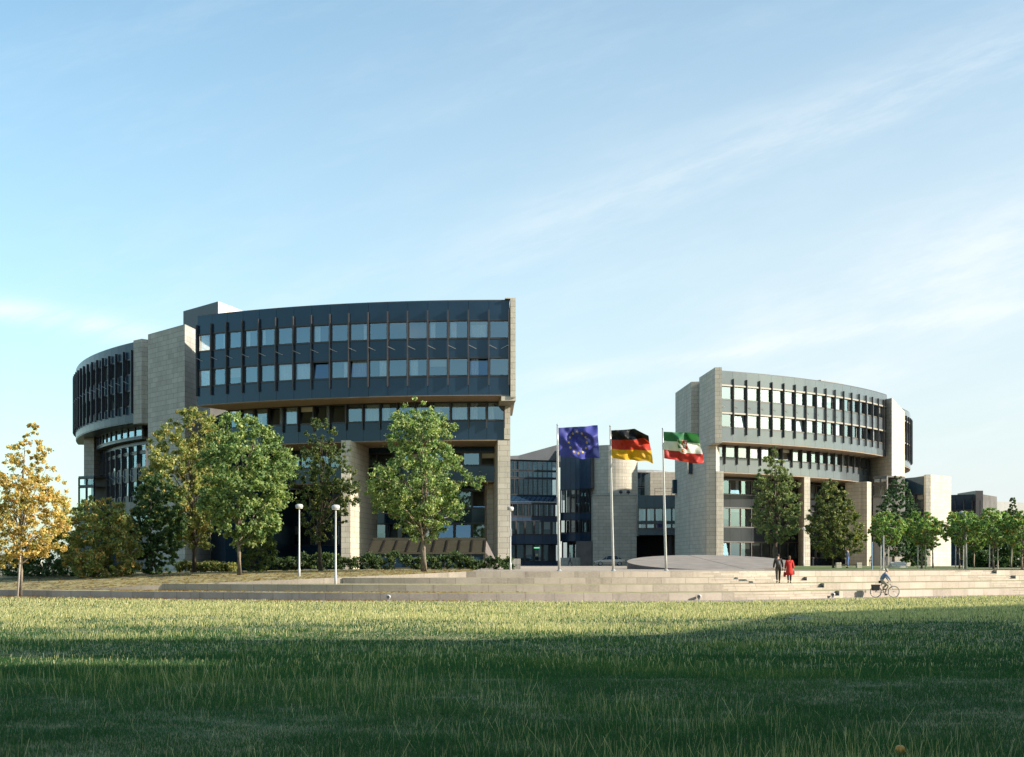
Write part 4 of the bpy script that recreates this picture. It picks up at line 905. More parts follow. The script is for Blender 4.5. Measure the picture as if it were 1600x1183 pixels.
def flag(name, label, Y, corners, fn, seed, folds, tip=None):
    """corners: TL TR BR BL in photo pixels; cloth with folds running from the hoist to the fly"""
    nx, ny = 108, 72; x0 = UX(corners[0][0], Y); zt = VZ(corners[0][1], Y)
    Pt = [(UX(u, Y), VZ(v, Y)) for u, v in corners]; r = random.Random(seed)
    V = []; 
    def pos(i, j):
        s, t = i/nx, j/ny    # t=0 bottom
        a = [Pt[3][k]*(1-s)+Pt[2][k]*s for k in (0, 1)]; b = [Pt[0][k]*(1-s)+Pt[1][k]*s for k in (0, 1)]
        X = a[0]*(1-t)+b[0]*t; Z = a[1]*(1-t)+b[1]*t; D = 0
        for (kx, kt, ph, amp) in folds:
            w_ = math.sin(kx*s*6.28+kt*t*6.28+ph)*amp*min(1, s*2.4); D += w_*1.0; Z += w_*.22*s; X += w_*.10*s
        q_ = max(0, s-.12)*(1.3-t); D += .16*math.sin(9.5*q_+seed)*min(1, s*2); Z += -.10*math.sin(math.pi*s)*(1-t)*.6+.05*math.sin(7*q_+seed*2)*s
        if tip: X, D, Z = tip(s, t, X, D, Z)
        return (X, Y+.05+D, Z)
    grid = [[pos(i, j) for j in range(ny+1)] for i in range(nx+1)]; V = []; Cc = []
    for i in range(nx):
        for j in range(ny):
            V += [grid[i][j], grid[i+1][j], grid[i+1][j+1], grid[i][j+1]]; Cc.append(fn((i+.5)/nx, (j+.5)/ny))
    o = polymesh(name, np.array(V)-np.array([x0, Y, zt]), 4, np.array(Cc), M['flag'], origin=(x0, Y, zt))
    # weld the cells into one cloth
    bmx = bmesh.new(); bmx.from_mesh(o.data)
    lay = bmx.verts.layers.float_color.get('Col'); fl = [tuple(f.verts[0][lay]) for f in bmx.faces]; cl_ = bmx.loops.layers.float_color.new('Cf')
    for f, c in zip(bmx.faces, fl):
        for l in f.loops: l[cl_] = c
    bmesh.ops.remove_doubles(bmx, verts=bmx.verts, dist=1e-5)
    for f in bmx.faces: f.smooth = True
    bmx.to_mesh(o.data); bmx.free(); o.data.attributes.remove(o.data.attributes['Col']); o.data.attributes['Cf'].name = 'Col'
    return tag(o, label, 'flag', 'flags flying in front of the buildings')
def detip(s, t, X, D, Z):
    q = max(0, s+t*.55-1.22)          # upper fly corner folded over
    X += q*.35; Z -= q*1.7; D -= q*.5
    if t < .4: Z += .11*math.sin(s*17)*(.4-t)*1.2*s
    return X, D, Z
poles = [(874, 893, 93, 871, 665, 'left flagpole, carrying the blue flag with gold stars'), (958.5, 893, 94.5, 953.5, 667, 'middle flagpole, carrying the black, red and gold flag'), (1041, 891, 96.5, 1035.5, 671, 'right flagpole, carrying the green, white and red flag')]
for ub, vb, Y, ut, vt, lb in poles:
    x = UX(ub, Y); z = gz(x, Y); zt = VZ(vt, Y); dx = UX(ut, Y)-x
    t = empty('flagpole', (x, Y, z), lb, 'flagpole', 'flagpoles on the top terrace')
    m = MB(); n = 9; m.tube([(x+dx*k/n, Y, z-.3+(zt-z+.3)*k/n) for k in range(n+1)], [.095-.05*k/n for k in range(n+1)], 12); m.build('pole', M['pole_metal'], t, smooth=True)
    m = MB(); m.lathe((x+dx, Y, zt), [(.03, -.02), (.065, .03), (.065, .07), (.02, .12)], 12); m.build('finial', M['grey_metal'], t, smooth=True)
    m = MB(); m.tube([(x-.11+dx*.1, Y-.05, z+1), (x+dx-.06, Y-.05, zt-.1)], .008, 4); m.build('halyard', M['white_paint'], t)
    m = MB(); m.lathe((x, Y, z), [(.17, -.1), (.17, .04), (.11, .07), (.11, .12)], 14); m.build('base_collar', M['grey_metal'], t)
flag('flag', 'blue flag with a ring of twelve gold stars', 93, [(872.5, 668.5), (933.5, 664.5), (937, 717), (873.5, 712.5)], flagcolor_eu, 1, [(1.3, .9, .3, .26), (2.6, -1.3, 1.5, .13), (.9, 2.2, 2.2, .15), (4.3, 1.6, .8, .05)])
flag('flag', 'black, red and gold striped flag with its upper corner folded over', 94.5, [(955, 672.5), (1010, 668), (1021, 721), (956, 715.5)], flagcolor_de, 2, [(1.2, 1.1, 2.9, .30), (2.7, -1.5, .4, .15), (1.8, 2.4, 1.2, .13), (4.6, 1.4, .3, .05)], detip)
flag('flag', 'green, white and red striped flag with a coat of arms in its middle', 96.5, [(1037, 674.5), (1091, 678), (1101, 724), (1037.5, 716)], flagcolor_nrw, 3, [(1.2, .9, 4.2, .27), (2.2, -1.7, 1.1, .13), (1.6, 1.9, 3.2, .11), (4.1, 1.2, 2.3, .05)])
# round wedge behind the steps
cx, cy, R = 16.2, 113, 6.35
t = empty('concrete_wedge', (cx, cy, 1.55), 'low round wedge of smooth grey concrete rising behind the steps, right of the flags', 'ramp')
def wz(x, y): return 1.60+1.22*((y-(cy-R))/(2*R))+.0*(x-cx)
m = MB(); n = 72; top = [(cx+R*1.06*math.cos(6.2832*k/n), cy+R*math.sin(6.2832*k/n)) for k in range(n)]
m.face([(x, y, wz(x, y)) for x, y in top]); m.build('sloping_top', plain('smooth_concrete', (.225, .195, .17), .8, .12, .9), t)
m = MB()
for k in range(n):
    a, b = top[k], top[(k+1) % n]; m.face([(*a, 1.2), (*b, 1.2), (*b, wz(*b)), (*a, wz(*a))])
m.build('side_wall', M['brownwall'], t, smooth=True)
m = MB(); a, b = (cx-1.0, cy+R*.98), (cx+1.9, cy-R*.93); dx = .035
m.hexa([(a[0]-dx, a[1], wz(*a)+.001), (b[0]-dx, b[1], wz(*b)+.001), (b[0]+dx, b[1], wz(*b)+.001), (a[0]+dx, a[1], wz(*a)+.001)][::-1], [(a[0]-dx, a[1], wz(*a)+.006), (b[0]-dx, b[1], wz(*b)+.006), (b[0]+dx, b[1], wz(*b)+.006), (a[0]+dx, a[1], wz(*a)+.006)][::-1]); m.build('joint', M['bronze_dark'], t)
# slatted enclosure beside the left building
x0, x1, Y = UX(794.5, 112), UX(813.5, 112), 112
t = empty('slatted_enclosure', ((x0+x1)/2, Y, 1.55), 'small grey slatted enclosure at the right foot of the left building', 'enclosure')
m = MB(); m.box(x0, x1, Y, Y+1.4, 1.5, VZ(873.5, Y)); m.build('body', M['brownwall'], t)
m = MB()
for k in range(9): a = x0+(x1-x0)*(k+.1)/9; m.box(a, a+(x1-x0)/9*.72, Y-.04, Y-.002, 1.52, VZ(873, Y))
m.build('slats', M['stone_grey'], t)
# stone bench cubes and slab
def bench(u, Y, label):
    x = UX(u, Y); z = gz(x, Y); t = empty('stone_bench', (x, Y, z), label, 'bench')
    for s in (-1, 1): m = MB(); m.box(x+s*.92-.22, x+s*.92+.22, Y-.22, Y+.22, z-.1, z+.52); m.build('leg', M['stone'], t)
    m = MB(); m.box(x-.69, x+.69, Y-.2, Y+.2, z+.28, z+.36); m.build('seat', M['bronze'], t)
bench(1326, 124, 'stone bench with two square blocks beside the dense egg-shaped tree')
x, Y = UX(1404, 128), 128; z = gz(x, Y); t = empty('stone_slab', (x, Y, z), 'sunlit tilted stone slab lying under the dark conifer', 'stone block')
m = MB(); m.hexa([(x-.9, Y-.6, z-.05), (x+.7, Y-.6, z-.05), (x+.9, Y+.6, z-.05), (x-.9, Y+.6, z-.05)], [(x-.7, Y-.5, z+.18), (x+.6, Y-.5, z+.15), (x+.8, Y+.5, z+.55), (x-.75, Y+.5, z+.6)]); m.build('slab_body', M['stone'], t)
x, Y = UX(1411, 172), 172; t = empty('low_wall', (x, Y, 1.7), 'bright low stone wall block in front of the stair tower foot', 'wall')
m = MB(); m.box(x-1.0, x+1.0, Y, Y+.6, 1.6, 3.0); m.build('wall_body', M['stone'], t); m = MB(); m.box(x-1.05, x+1.05, Y-.04, Y+.64, 3.003, 3.1); m.build('coping', M['stone'], t)
# ground spotlights in the lowest riser
for k, (u, lb) in enumerate(((607, 'round spotlight in front of the lowest step, below the bright green maple'), (1092, 'round spotlight in front of the lowest step, left of the stair flight'), (1301, 'round spotlight in front of the lowest step, right of the stair flight'))):
    Y = 76
    for _ in range(8): Y = base(UX(u, Y))-.22
    x = UX(u, Y); t = empty('ground_spotlight', (x, Y, 0), lb, 'spotlight', 'round spotlights along the lowest step')
    m = MB(); m.box(x-.05, x+.05, Y-.05, Y+.05, -.05, .10); m.build('bracket', M['grey_metal'], t)
    m = MB(); pts = [(x, Y+.13, .22), (x, Y-.02, .22), (x, Y-.10, .22)]; m.tube(pts, [.07, .11, .13], 14); m.build('housing', M['white_paint'], t, smooth=True)
    m = MB(); m.tube([(x, Y-.101, .22), (x, Y-.115, .22)], [.085, .08], 14); m.build('lens', M['fin'], t)
# drain cover and dry patch in the lawn
x, Y = UX(1252, 50.5), 50.5; t = empty('drain_cover', (x, Y, 0), 'pale round drain cover in a bare patch of the shaded lawn', 'drain cover')
m = MB(); m.lathe((x, Y, 0), [(.42, -.02), (.42, .05), (.38, .06)], 24); m.build('rim', M['grey_metal'], t); m = MB(); m.lathe((x, Y, .061), [(.37, 0), (.36, .01)], 24); m.build('lid', M['roofmetal'], t)
g = MB(); g.face([(x+.5+1.3*math.cos(a*.3142)*(1+.2*math.sin(a*2.1)), Y+.3+.9*math.sin(a*.3142)*(1+.2*math.cos(a*1.7)), .03) for a in range(20)]); tag(g.build('bare_soil', plain('bare_soil', (.20, .15, .09), .95, .3, 4)), kind='structure')
# a mushroom-like orange windfall in the grass at the lower edge
Y = 14.3; x = UX(1406.5, Y); t = empty('windfall_apple', (x, Y, 0), 'small orange windfall apple lying in the grass at the bottom edge', 'apple')
m = MB(); m.lathe((x, Y, .035), [(.012, .0), (.036, .006), (.05, .024), (.053, .044), (.047, .068), (.029, .084), (.01, .078)], 18); m.build('fruit', plain('apple_skin', (.55, .22, .02), .4, .35, 20), t, smooth=True)
m = MB(); m.tube([(x, Y, .112), (x+.008, Y, .14)], .004, 5); m.build('stalk', M['bark'], t)
# ------------------------------------------------------------------ car
def car(u, Y, label):
    x0 = UX(u, Y); z0 = gz(x0, Y); t = empty('parked_car', (x0, Y, z0), label, 'car')
    paint = plain('car_paint', (.66, .54, .42), .3, .04, 2, metal=.1, coat=.5)
    def loft(st, nm, mat, sm=True):
        # st: (x, z_low, z_high, half_low, half_high)
        m = MB(); rings = []
        for (x, zl, zh, a, b) in st:
            zm = (zl+zh)/2; rings.append([(x, -a*.92, zl), (x, -a, zl+.08), (x, -a, zm), (x, -b, zh-.04), (x, -b*.85, zh), (x, b*.85, zh), (x, b, zh-.04), (x, a, zm), (x, a, zl+.08), (x, a*.92, zl)])
        i0 = 0
        for rg in rings: m.v += [(x0+p[0], Y+p[1], z0+p[2]) for p in rg]
        n = 10
        for k in range(len(rings)-1):
            for j in range(n): m.f.append((k*n+j, k*n+(j+1) % n, (k+1)*n+(j+1) % n, (k+1)*n+j)); m.m.append(0); m.uv.append(None)
        m.f.append(tuple(range(n-1, -1, -1))); m.f.append(tuple(range((len(rings)-1)*n, len(rings)*n))); m.m += [0, 0]; m.uv += [None]*2
        return m.build(nm, mat, t, smooth=sm)
    loft([(-2.18, .32, .58, .72, .66), (-2.08, .24, .68, .80, .74), (-1.5, .20, .80, .84, .78), (-.95, .20, .88, .85, .80), (0, .20, .91, .85, .81), (1.0, .20, .93, .85, .80), (1.55, .22, .94, .84, .78), (2.05, .26, .88, .80, .74), (2.16, .36, .78, .74, .70)], 'body', paint)
    loft([(-1.02, .86, .90, .74, .70), (-.42, .86, 1.34, .76, .60), (-.2, .86, 1.38, .76, .60), (.75, .86, 1.39, .76, .60), (1.02, .86, 1.33, .75, .58), (1.62, .88, .95, .70, .66)], 'side_window', M['panel'])
    loft([(-.36, 1.345, 1.385, .59, .56), (-.1, 1.375, 1.425, .60, .56), (.7, 1.38, 1.43, .60, .56), (.98, 1.335, 1.375, .58, .54)], 'roof', paint)
    for s in (-1, 1):
        for xx, dx in ((-.40, -.62), (.28, .02), (1.02, .56)):
            m = MB(); m.tube([(x0+xx-.0, Y+s*.615, z0+1.36), (x0+xx+dx*.35, Y+s*.775, z0+.89)], .032, 5); m.build('window_pillar', paint, t)
    for xx in (-1.38, 1.28):
        for s in (-1, 1):
            m = MB(); m.tube([(x0+xx, Y+s*.68, z0+.31), (x0+xx, Y+s*.87, z0+.31)], [.31, .31], 18); w_ = m.build('wheel', M['black'], t)
            m = MB(); m.tube([(x0+xx, Y+s*.865, z0+.31), (x0+xx, Y+s*.885, z0+.31)], [.22, .20], 14); m.build('hub_cap', M['grey_metal'], w_)
    for s in (-1, 1):
        m = MB(); m.box(x0-2.17, x0-2.09, Y+s*.58-.14, Y+s*.58+.14, z0+.52, z0+.66); m.build('headlight', M['lampglass'], t)
        m = MB(); m.box(x0+2.08, x0+2.18, Y+s*.58-.17, Y+s*.58+.17, z0+.62, z0+.80); m.build('tail_light', plain('tail_lens', (.45, .03, .02), .3, 0), t)
    for xx in (-2.24, 2.14): m = MB(); m.box(x0+xx, x0+xx+.12, Y-.8, Y+.8, z0+.34, z0+.50); m.build('bumper', M['fin'], t)
    m = MB(); m.box(x0-2.0, x0+2.0, Y-.853, Y-.84, z0+.50, z0+.56); m.build('trim_strip', M['fin'], t)
car(953, 192, 'silver-beige saloon car parked in front of the stone block')

# ------------------------------------------------------------------ people
SKIN = plain('skin', (.46, .29, .21), .6, .05, 20)
def skinned(edges, name):
    """edges: list of chains [(pos, radius), ...]; returns an evaluated mesh of skin + subdivision"""
    bmx = bmesh.new(); lay = bmx.verts.layers.skin.verify(); key = {}
    def vert(p, r):
        k = tuple(round(c, 4) for c in p)
        if k not in key:
            v = bmx.verts.new(p); v[lay].radius = (r, r); key[k] = v
            if len(key) == 1: v[lay].use_root = True
        return key[k]
    for ch in edges:
        vs = [vert(p, r) for p, r in ch]
        for a, b in zip(vs[:-1], vs[1:]):
            if a is not b and not bmx.edges.get((a, b)): bmx.edges.new((a, b))
    me = bpy.data.meshes.new(name); bmx.to_mesh(me); bmx.free()
    o = bpy.data.objects.new(name, me); C.objects.link(o)
    s = o.modifiers.new('s', 'SKIN'); s.use_smooth_shade = True; d = o.modifiers.new('d', 'SUBSURF'); d.levels = 1; d.render_levels = 1
    dg = bpy.context.evaluated_depsgraph_get(); dg.update(); ev = bpy.data.meshes.new_from_object(o.evaluated_get(dg))
    bpy.data.objects.remove(o); return ev
def add_mesh(bmx, me, mat_index=0):
    n = len(bmx.faces); bmx.from_mesh(me); bmx.faces.ensure_lookup_table()
    for f in bmx.faces[n:]: f.material_index = mat_index; f.smooth = True
def person(label, loc, face, J, wear, scale=1.0, group=None):
    """J: joints in local metres, +Y is the way the person faces; wear: list of clothing builders"""
    root = empty('person', loc, label, 'person', group); root.rotation_euler = (0, 0, face); root.scale = (scale,)*3
    V_ = lambda k: Vector(J[k])
    ch = [[(J['pelvis'], .12), (J['waist'], .11), (J['chest'], .13), (J['neck'], .055), (J['skull'], .075)]]
    for s in 'LR':
        ch.append([(J['chest'], .13), (J['sh'+s], .065), (J['el'+s], .042), (J['wr'+s], .030)])
        ch.append([(J['pelvis'], .12), (J['hip'+s], .095), (J['kn'+s], .062), (J['an'+s], .042), (J['toe'+s], .035)])
    bmx = bmesh.new(); add_mesh(bmx, skinned(ch, 'body'))
    # head: skull, nose, ears, eyes, lips
    hp = V_('head'); fw = Vector(J.get('look', (0, 1, 0))).normalized(); sd = fw.cross(Vector((0, 0, 1))).normalized(); up = sd.cross(fw)
    def blob(c, rx, ry, rz, mi, seg=12):
        n = len(bmx.faces); q = bmesh.ops.create_uvsphere(bmx, u_segments=seg, v_segments=8, radius=1)
        for v in q['verts']: v.co = c+sd*(v.co.x*rx)+fw*(v.co.y*ry)+up*(v.co.z*rz)
        bmx.faces.ensure_lookup_table()
        for f in bmx.faces[n:]: f.material_index = mi; f.smooth = True
    blob(hp, .074, .094, .118, 0, 16); blob(hp+fw*.02-up*.05, .060, .072, .065, 0, 14)
    blob(hp+fw*.098-up*.02, .013, .018, .026, 0, 8)
    for s in (-1, 1):
        blob(hp+sd*.076*s-up*.01, .012, .022, .034, 0, 8); blob(hp+fw*.084+sd*.031*s+up*.008, .012, .009, .008, 1, 8)
    blob(hp+fw*.088-up*.062, .024, .008, .008, 2, 8)
    # hands: palm, four fingers and a thumb each
    for s in 'LR':
        wr = V_('wr'+s); d = (wr-V_('el'+s)).normalized(); grip = J.get('grip'+s); cu = Vector(grip).normalized() if grip else Vector((0, .5, -.2))
        a = d.cross(cu)
        a = a.normalized() if a.length > .01 else sd
        n0 = a.cross(d).normalized(); pc = wr+d*.05
        ch = [[(wr-d*.01, .026), (wr+d*.045, .036), (wr+d*.085, .034)]]
        add_mesh(bmx, skinned(ch, 'palm'))
        for k, L in enumerate((.066, .076, .071, .055)):
            b0 = wr+d*.082+a*(-.027+.018*k); m1 = b0+d*L*.5-n0*(-.012); m2 = m1+d*L*.35+n0*.02; m3 = m2+d*L*.15+n0*.022
            add_mesh(bmx, skinned([[(b0, .0095), (m1, .009), (m2, .0085), (m3, .0075)]], 'finger'))
        b0 = wr+d*.035-a*.03; add_mesh(bmx, skinned([[(b0, .011), (b0+d*.03-a*.022+n0*.01, .0105), (b0+d*.06-a*.028+n0*.02, .009)]], 'thumb'))
    me = bpy.data.meshes.new('body'); bmx.to_mesh(me); bmx.free()
    for m_ in (SKIN, M['black'], plain('lips', (.35, .12, .10), .5, 0)): me.materials.append(m_)
    link_mesh('body', me, root)
    for nm, chains, mat in wear:
        if callable(chains): me = chains()
        else: me = skinned(chains, nm)
        me.materials.clear(); me.materials.append(mat); link_mesh(nm, me, root)
    return root
def ringmesh(rings, closed_ends=True, n=16):
    m = bmesh.new(); vs = []
    for c, rx, ry in rings: vs.append([m.verts.new((c[0]+rx*math.cos(6.2832*j/n), c[1]+ry*math.sin(6.2832*j/n), c[2])) for j in range(n)])
    for a, b in zip(vs[:-1], vs[1:]):
        for j in range(n): m.faces.new((a[j], a[(j+1) % n], b[(j+1) % n], b[j])).smooth = True
    if closed_ends: m.faces.new(vs[0][::-1]); m.faces.new(vs[-1])
    me = bpy.data.meshes.new('cloth'); m.to_mesh(me); m.free(); return me
def walkJ(st=.28, sw=.22, h=1.0, elbow=.12, lean=.03):
    J = dict(pelvis=(0, 0, .96), waist=(0, .01, 1.12), chest=(0, lean, 1.36), neck=(0, lean+.01, 1.53), skull=(0, lean+.02, 1.60), head=(0, lean+.035, 1.655))
    for s, k in (('L', -1), ('R', 1)):
        f = st*(1 if s == 'R' else -1); J['hip'+s] = (.095*k, 0, .90); J['kn'+s] = (.10*k, f*.55+.05, .50); J['an'+s] = (.10*k, f*(1 if f > 0 else 1.15), .09 if f > 0 else .13)
        J['toe'+s] = (.11*k, J['an'+s][1]+.17, .035 if f > 0 else .05)
        a = -sw*(1 if s == 'R' else -1); J['sh'+s] = (.185*k, lean, 1.43); J['el'+s] = (.245*k, lean+a*.35-.02, 1.15); J['wr'+s] = (.25*k, lean+a+.05, .92)
    return J
def cl(J, keys, rad): return [(J[k], r) for k, r in zip(keys, rad)]
def trousers(J, r=(.135, .105, .078, .062)):
    out = [[(J['pelvis'], .14), (J['waist'], .125)]]
    for s in 'LR':
        an = Vector(J['an'+s]); out.append([(J['pelvis'], .14), (J['hip'+s], r[1]), (J['kn'+s], r[2]), (tuple(an+Vector((0, 0, .03))), r[3])])
    return out
def jacket(J, r=.155, low=None, arm=(.085, .066, .05)):
    out = [[(low or J['pelvis'], r*.95), (J['waist'], r*.92), (J['chest'], r), (tuple(Vector(J['chest']).lerp(Vector(J['neck']), .75)), .085)]]
    for s in 'LR': out.append([(J['chest'], r), (J['sh'+s], arm[0]), (J['el'+s], arm[1]), (tuple(Vector(J['el'+s]).lerp(Vector(J['wr'+s]), .93)), arm[2])])
    return out
def shoes(J):
    out = bmesh.new()
    for s in 'LR': add_mesh(out, skinned([[(tuple(Vector(J['an'+s])+Vector((0, -.04, -.045))), .045), (tuple(Vector(J['an'+s])+Vector((0, .08, -.05))), .05), (tuple(Vector(J['toe'+s])+Vector((0, .03, .0))), .04)]], 'shoe'))
    me = bpy.data.meshes.new('shoes'); out.to_mesh(me); out.free(); return me
def hair(J, rx=.083, ry=.10, rz=.10, back=.02, long=0):
    hp = Vector(J['head']); fw = Vector(J.get('look', (0, 1, 0))).normalized(); b = bmesh.new(); q = bmesh.ops.create_uvsphere(b, u_segments=14, v_segments=10, radius=1)
    sd = fw.cross(Vector((0, 0, 1))).normalized(); c = hp-fw*back+Vector((0, 0, .03))
    for v in q['verts']:
        z = v.co.z*rz
        if v.co.z < 0 and v.co.y < .3: z = v.co.z*(rz+long)
        elif v.co.z < 0: z = v.co.z*.02
        v.co = c+sd*v.co.x*rx+fw*(v.co.y*ry)+Vector((0, 0, z))
    for f in b.faces: f.smooth = True
    me = bpy.data.meshes.new('hair'); b.to_mesh(me); b.free(); return me
CL = lambda n, c: plain(n, c, .85, .12, 12)
# man with a rucksack and woman in a red coat walking up the stair flight
def stand(u, v, z):
    Y = (CZ-z)*F/(v-HZ); return (UX(u, Y), Y, z)
def treadz(x, y):
    z = 0
    for k in range(4):
        if y >= base(x)+DK[k]:
            h = (ZK[k]-(ZK[k-1] if k else 0))/3; z = (ZK[k-1] if k else 0)+h*min(3, 1+int((y-base(x)-DK[k])/.42)) if any(p <= x <= q for p, q in FL) else ZK[k]
    return z
def place(u, Y): x = UX(u, Y); return (x, Y, treadz(x, Y))
J = walkJ(.24, .18)
pl = place(1216, 87.2)
person('person in dark jacket with a rucksack, walking up the stairs beside the red coat', pl, math.radians(-4), J, [
    ('trousers', trousers(J), CL('dark_trousers', (.045, .032, .022))), ('jacket', jacket(J, .165, (0, 0, .84)), CL('dark_jacket', (.06, .04, .032))),
    ('shoes', lambda: shoes(J), CL('shoe_leather', (.02, .016, .014))), ('hair', lambda: hair(J, .086, .10, .10, .012), CL('dark_hair', (.025, .017, .012)))], 1.04)
def ruck():
    m = bmesh.new(); add_mesh(m, skinned([[((0, -.17, 1.08), .11), ((0, -.19, 1.22), .12), ((0, -.16, 1.40), .09)]], 'sack'))
    for s in (-1, 1): add_mesh(m, skinned([[((.09*s, -.10, 1.46), .02), ((.10*s, .05, 1.49), .02), ((.11*s, .16, 1.38), .02), ((.13*s, .10, 1.18), .02), ((.09*s, -.1, 1.10), .02)]], 'strap'))
    me = bpy.data.meshes.new('sack'); m.to_mesh(me); m.free(); me.materials.clear(); me.materials.append(CL('grey_canvas', (.10, .10, .11))); return me
o = link_mesh('rucksack', ruck(), None, pl); o.scale = (1.04,)*3; o.rotation_euler = (0, 0, math.radians(-4)); tag(o, 'dark grey rucksack carried by the person on the stairs', 'rucksack')
J2 = walkJ(.20, .12)
pl = place(1233.5, 87.0)
def bm2me(b):
    me = bpy.data.meshes.new('cloth'); b.to_mesh(me); b.free(); return me
def coat():
    b = bmesh.new(); add_mesh(b, skinned(jacket(J2, .16, (0, 0, .95), (.09, .075, .06)), 'coat'))
    add_mesh(b, ringmesh([((0, .0, .52), .26, .21), ((0, 0, .72), .235, .19), ((0, 0, .92), .205, .165), ((0, .01, 1.12), .18, .14), ((0, .02, 1.3), .19, .14)])); return bm2me(b)
person('person in a bright red coat with long brown hair, walking up the stairs', pl, math.radians(-4), J2, [
    ('trousers', trousers(J2), CL('black_trousers', (.02, .02, .022))), ('coat', coat, CL('red_wool', (.50, .022, .014))),
    ('shoes', lambda: shoes(J2), CL('shoe_leather', (.02, .016, .014))), ('hair', lambda: hair(J2, .092, .105, .11, .022, .26), CL('brown_hair', (.10, .045, .022)))], .97)
def bag():
    m = bmesh.new(); add_mesh(m, ringmesh([((0, 0, .0), .06, .16), ((0, 0, .12), .075, .19), ((0, 0, .30), .06, .16)])); add_mesh(m, skinned([[((0, -.12, .28), .012), ((0, -.05, .46), .012), ((0, .05, .46), .012), ((0, .12, .28), .012)]], 'handle')); return bm2me(m)
me = bag(); me.materials.clear(); me.materials.append(CL('red_leather', (.36, .02, .016))); wr = Vector(J2['wrL'])*.97
o = link_mesh('hand_bag', me, None, (pl[0]+wr.x-.02, pl[1]+wr.y, pl[2]+wr.z-.50)); tag(o, 'red shoulder bag held at the left side of the red coat', 'bag')
# person standing by the bench
J3 = walkJ(.03, .05); J3['elR'] = (.25, .02, 1.15); J3['wrR'] = (.2, .22, 1.02)
Y = 122.5; x = UX(1325, Y)
person('person in blue jeans and dark jacket standing by the stone bench', (x, Y, gz(x, Y)), math.radians(60), J3, [
    ('jeans', trousers(J3), CL('blue_denim', (.05, .12, .30))), ('jacket', jacket(J3, .16, (0, 0, .9)), CL('navy_jacket', (.05, .06, .10))),
    ('shoes', lambda: shoes(J3), CL('shoe_leather', (.02, .016, .014))), ('hair', lambda: hair(J3), CL('brown_hair2', (.09, .045, .025)))], 1.0 if True else 1)
# person walking across the entrance forecourt
J4 = walkJ(.26, .2); J4['head'] = (0, .06, 1.65)
Y = 184; x = UX(891, Y)
person('person in white shirt and grey jacket walking past the hall entrance', (x, Y, gz(x, Y)), math.radians(80), J4, [
    ('trousers', trousers(J4), CL('grey_trousers', (.10, .09, .085))), ('jacket', jacket(J4, .155, (0, 0, .9)), CL('grey_jacket', (.36, .39, .40))),
    ('shoes', lambda: shoes(J4), CL('shoe_leather', (.02, .016, .014))), ('hair', lambda: hair(J4), CL('dark_hair2', (.03, .02, .015)))], 1.0)
# ------------------------------------------------------------------ cyclist (bicycle rides to the right, +X)
Yb = 80.6; bxw = UX(1385, Yb)
def bikebase(): return base(bxw)-1.3
Yb = bikebase(); bxw = UX(1384.5, Yb); Yb = base(bxw)-1.3; zb = .012
bk_ = empty('bicycle', (bxw, Yb, zb), 'upright bicycle with a black pannier, ridden along the path at the foot of the steps', 'bicycle')
def T(x, y, z): return (bxw+x, Yb+y, zb+z)
def wheel(cx):
    m = MB(); n = 32; Rr = .335; pts = [(cx+Rr*math.cos(6.2832*k/n), Rr+.0+Rr*math.sin(6.2832*k/n)) for k in range(n+1)]
    m.tube([T(a, 0, b+.015) for a, b in pts], .020, 6, cap=False); w_ = m.build('wheel', M['fin'], bk_, smooth=True)
    m = MB(); m.tube([T(cx+(a-cx)*.93, 0, .35+(b-Rr)*.93) for a, b in pts], .016, 6, cap=False); m.build('rim', M['white_paint'], w_, smooth=True)
    m = MB()
    for k in range(14): a = 6.2832*k/14; m.tube([T(cx, .02*(-1)**k, .35), T(cx+.31*math.cos(a), 0, .35+.31*math.sin(a))], .0035, 4)
    m.tube([T(cx, -.05, .35), T(cx, .05, .35)], .025, 8); m.build('spokes', M['rod'], w_)
wheel(-.54); wheel(.54)
m = MB(); bb = T(-.06, 0, .30); seat_t = T(-.20, 0, .82); hd0, hd1 = T(.36, 0, .80), T(.41, 0, .62)
for a, b, r_ in ((bb, seat_t, .018), (bb, hd1, .02), (seat_t, hd0, .018), (hd0, hd1, .022), (hd1, T(.54, 0, .35), .014)): m.tube([a, b], r_, 8)
for s in (-.05, .05): m.tube([bb, T(-.54, s, .35)], .012, 6); m.tube([seat_t, T(-.54, s, .35)], .010, 6)
m.build('frame', plain('bike_paint', (.10, .11, .12), .35, 0), bk_)
m = MB(); m.tube([hd0, T(.33, 0, .98)], .014, 8); m.tube([T(.20, -.28, 1.0), T(.33, -.18, 1.02), T(.35, 0, 1.0), T(.33, .18, 1.02), T(.20, .28, 1.0)], .013, 8); m.build('handlebar', M['rod'], bk_)
m = MB(); m.tube([seat_t, T(-.23, 0, .90)], .014, 8); m.tube([T(-.36, 0, .93), T(-.22, 0, .945), T(-.08, 0, .93)], [.085, .07, .03], 10); m.build('saddle', M['black'], bk_, smooth=True)
m = MB(); m.tube([T(-.06, -.07, .30), T(.02, -.09, .15)], .012, 6); m.tube([T(-.06, .07, .30), T(-.14, .09, .45)], .012, 6); m.box(*[q for a in ((bxw-.04, bxw+.08), (Yb-.18, Yb-.08), (zb+.135, zb+.16)) for q in a]); m.box(bxw-.20, bxw-.08, Yb+.08, Yb+.18, zb+.44, zb+.465); m.build('pedals', M['fin'], bk_)
m = MB(); m.tube([T(-.22, 0, .74), T(-.74, 0, .74)], .012, 6); m.tube([T(-.70, 0, .74), T(-.54, .04, .35)], .009, 5); m.build('rack', M['fin'], bk_)
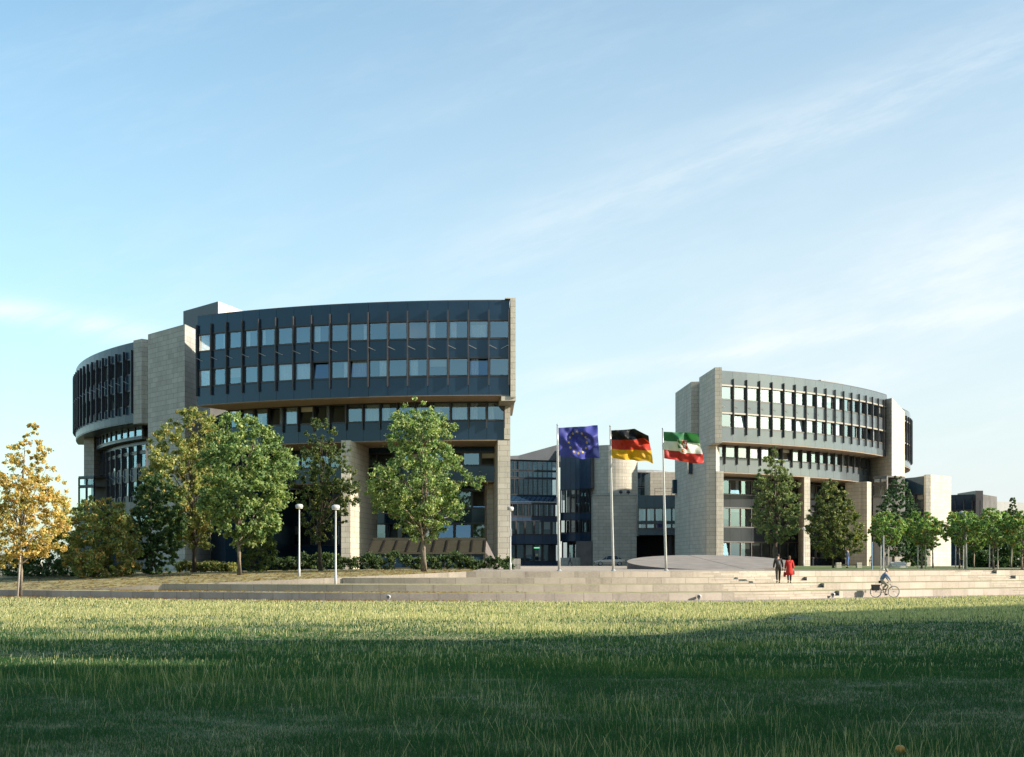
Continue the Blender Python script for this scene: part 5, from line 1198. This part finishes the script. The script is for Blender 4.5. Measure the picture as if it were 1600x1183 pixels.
for s in (-1, 1): m = MB(); y0, y1 = sorted((s*.05, s*.19)); m.hexa([T(-.74, y0, .42), T(-.36, y0, .42), T(-.36, y1, .42), T(-.74, y1, .42)], [T(-.78, y0, .78), T(-.34, y0, .78), T(-.34, y1, .78), T(-.78, y1, .78)]); m.build('pannier', M['black'], bk_)
JC = dict(pelvis=(0, -.22, 1.0), waist=(0, -.17, 1.14), chest=(0, -.02, 1.36), neck=(0, .07, 1.51), skull=(0, .10, 1.57), head=(0, .13, 1.63), look=(0, 1, -.05))
for s, k in (('L', -1), ('R', 1)):
    JC['sh'+s] = (.18*k, .02, 1.41); JC['el'+s] = (.25*k, .18, 1.19); JC['wr'+s] = (.265*k, .27, 1.045); JC['grip'+s] = (0, -.3, -1); JC['hip'+s] = (.09*k, -.18, .95)
JC['knR'] = (.11, .22, .72); JC['anR'] = (.13, -.02, .26); JC['toeR'] = (.13, .12, .19)
JC['knL'] = (-.11, .26, .90); JC['anL'] = (-.13, -.06, .55); JC['toeL'] = (-.13, .08, .49)
person('person in blue-grey shirt and beige trousers riding the bicycle', (bxw, Yb, zb), math.radians(-90), JC, [
    ('trousers', trousers(JC), CL('beige_trousers', (.36, .31, .22))), ('shirt', jacket(JC, .155, (0, -.2, 1.05), (.085, .066, .05)), CL('blue_grey_shirt', (.16, .21, .30))),
    ('shoes', lambda: shoes(JC), CL('shoe_leather', (.03, .024, .02))), ('hair', lambda: hair(JC, .082, .10, .09, .015), CL('grey_hair', (.30, .28, .25)))])

# guard rail and short post at the foot of the right end wall
Y = 160; x0, x1 = UX(1058, Y), UX(1079, Y); z = gz(x0, Y)
t = empty('guard_rail', (x1, Y, z), 'low dark guard rail with a thick end post beside the garage opening', 'railing')
m = MB(); m.box(x1-.18, x1+.18, Y-.18, Y+.18, z-.1, z+1.25); m.box(x1-.2, x1+.2, Y-.2, Y+.2, z+1.253, z+1.32); m.build('end_post', M['fin'], t)
m = MB()
for zz in (.5, 1.0): m.tube([(x0, Y, z+zz), (x1-.18, Y, z+zz)], .035, 6)
for k in range(3): m.tube([(x0+(x1-x0)*k/3, Y, z-.1), (x0+(x1-x0)*k/3, Y, z+1.03)], .035, 6)
m.build('rail', M['fin'], t)
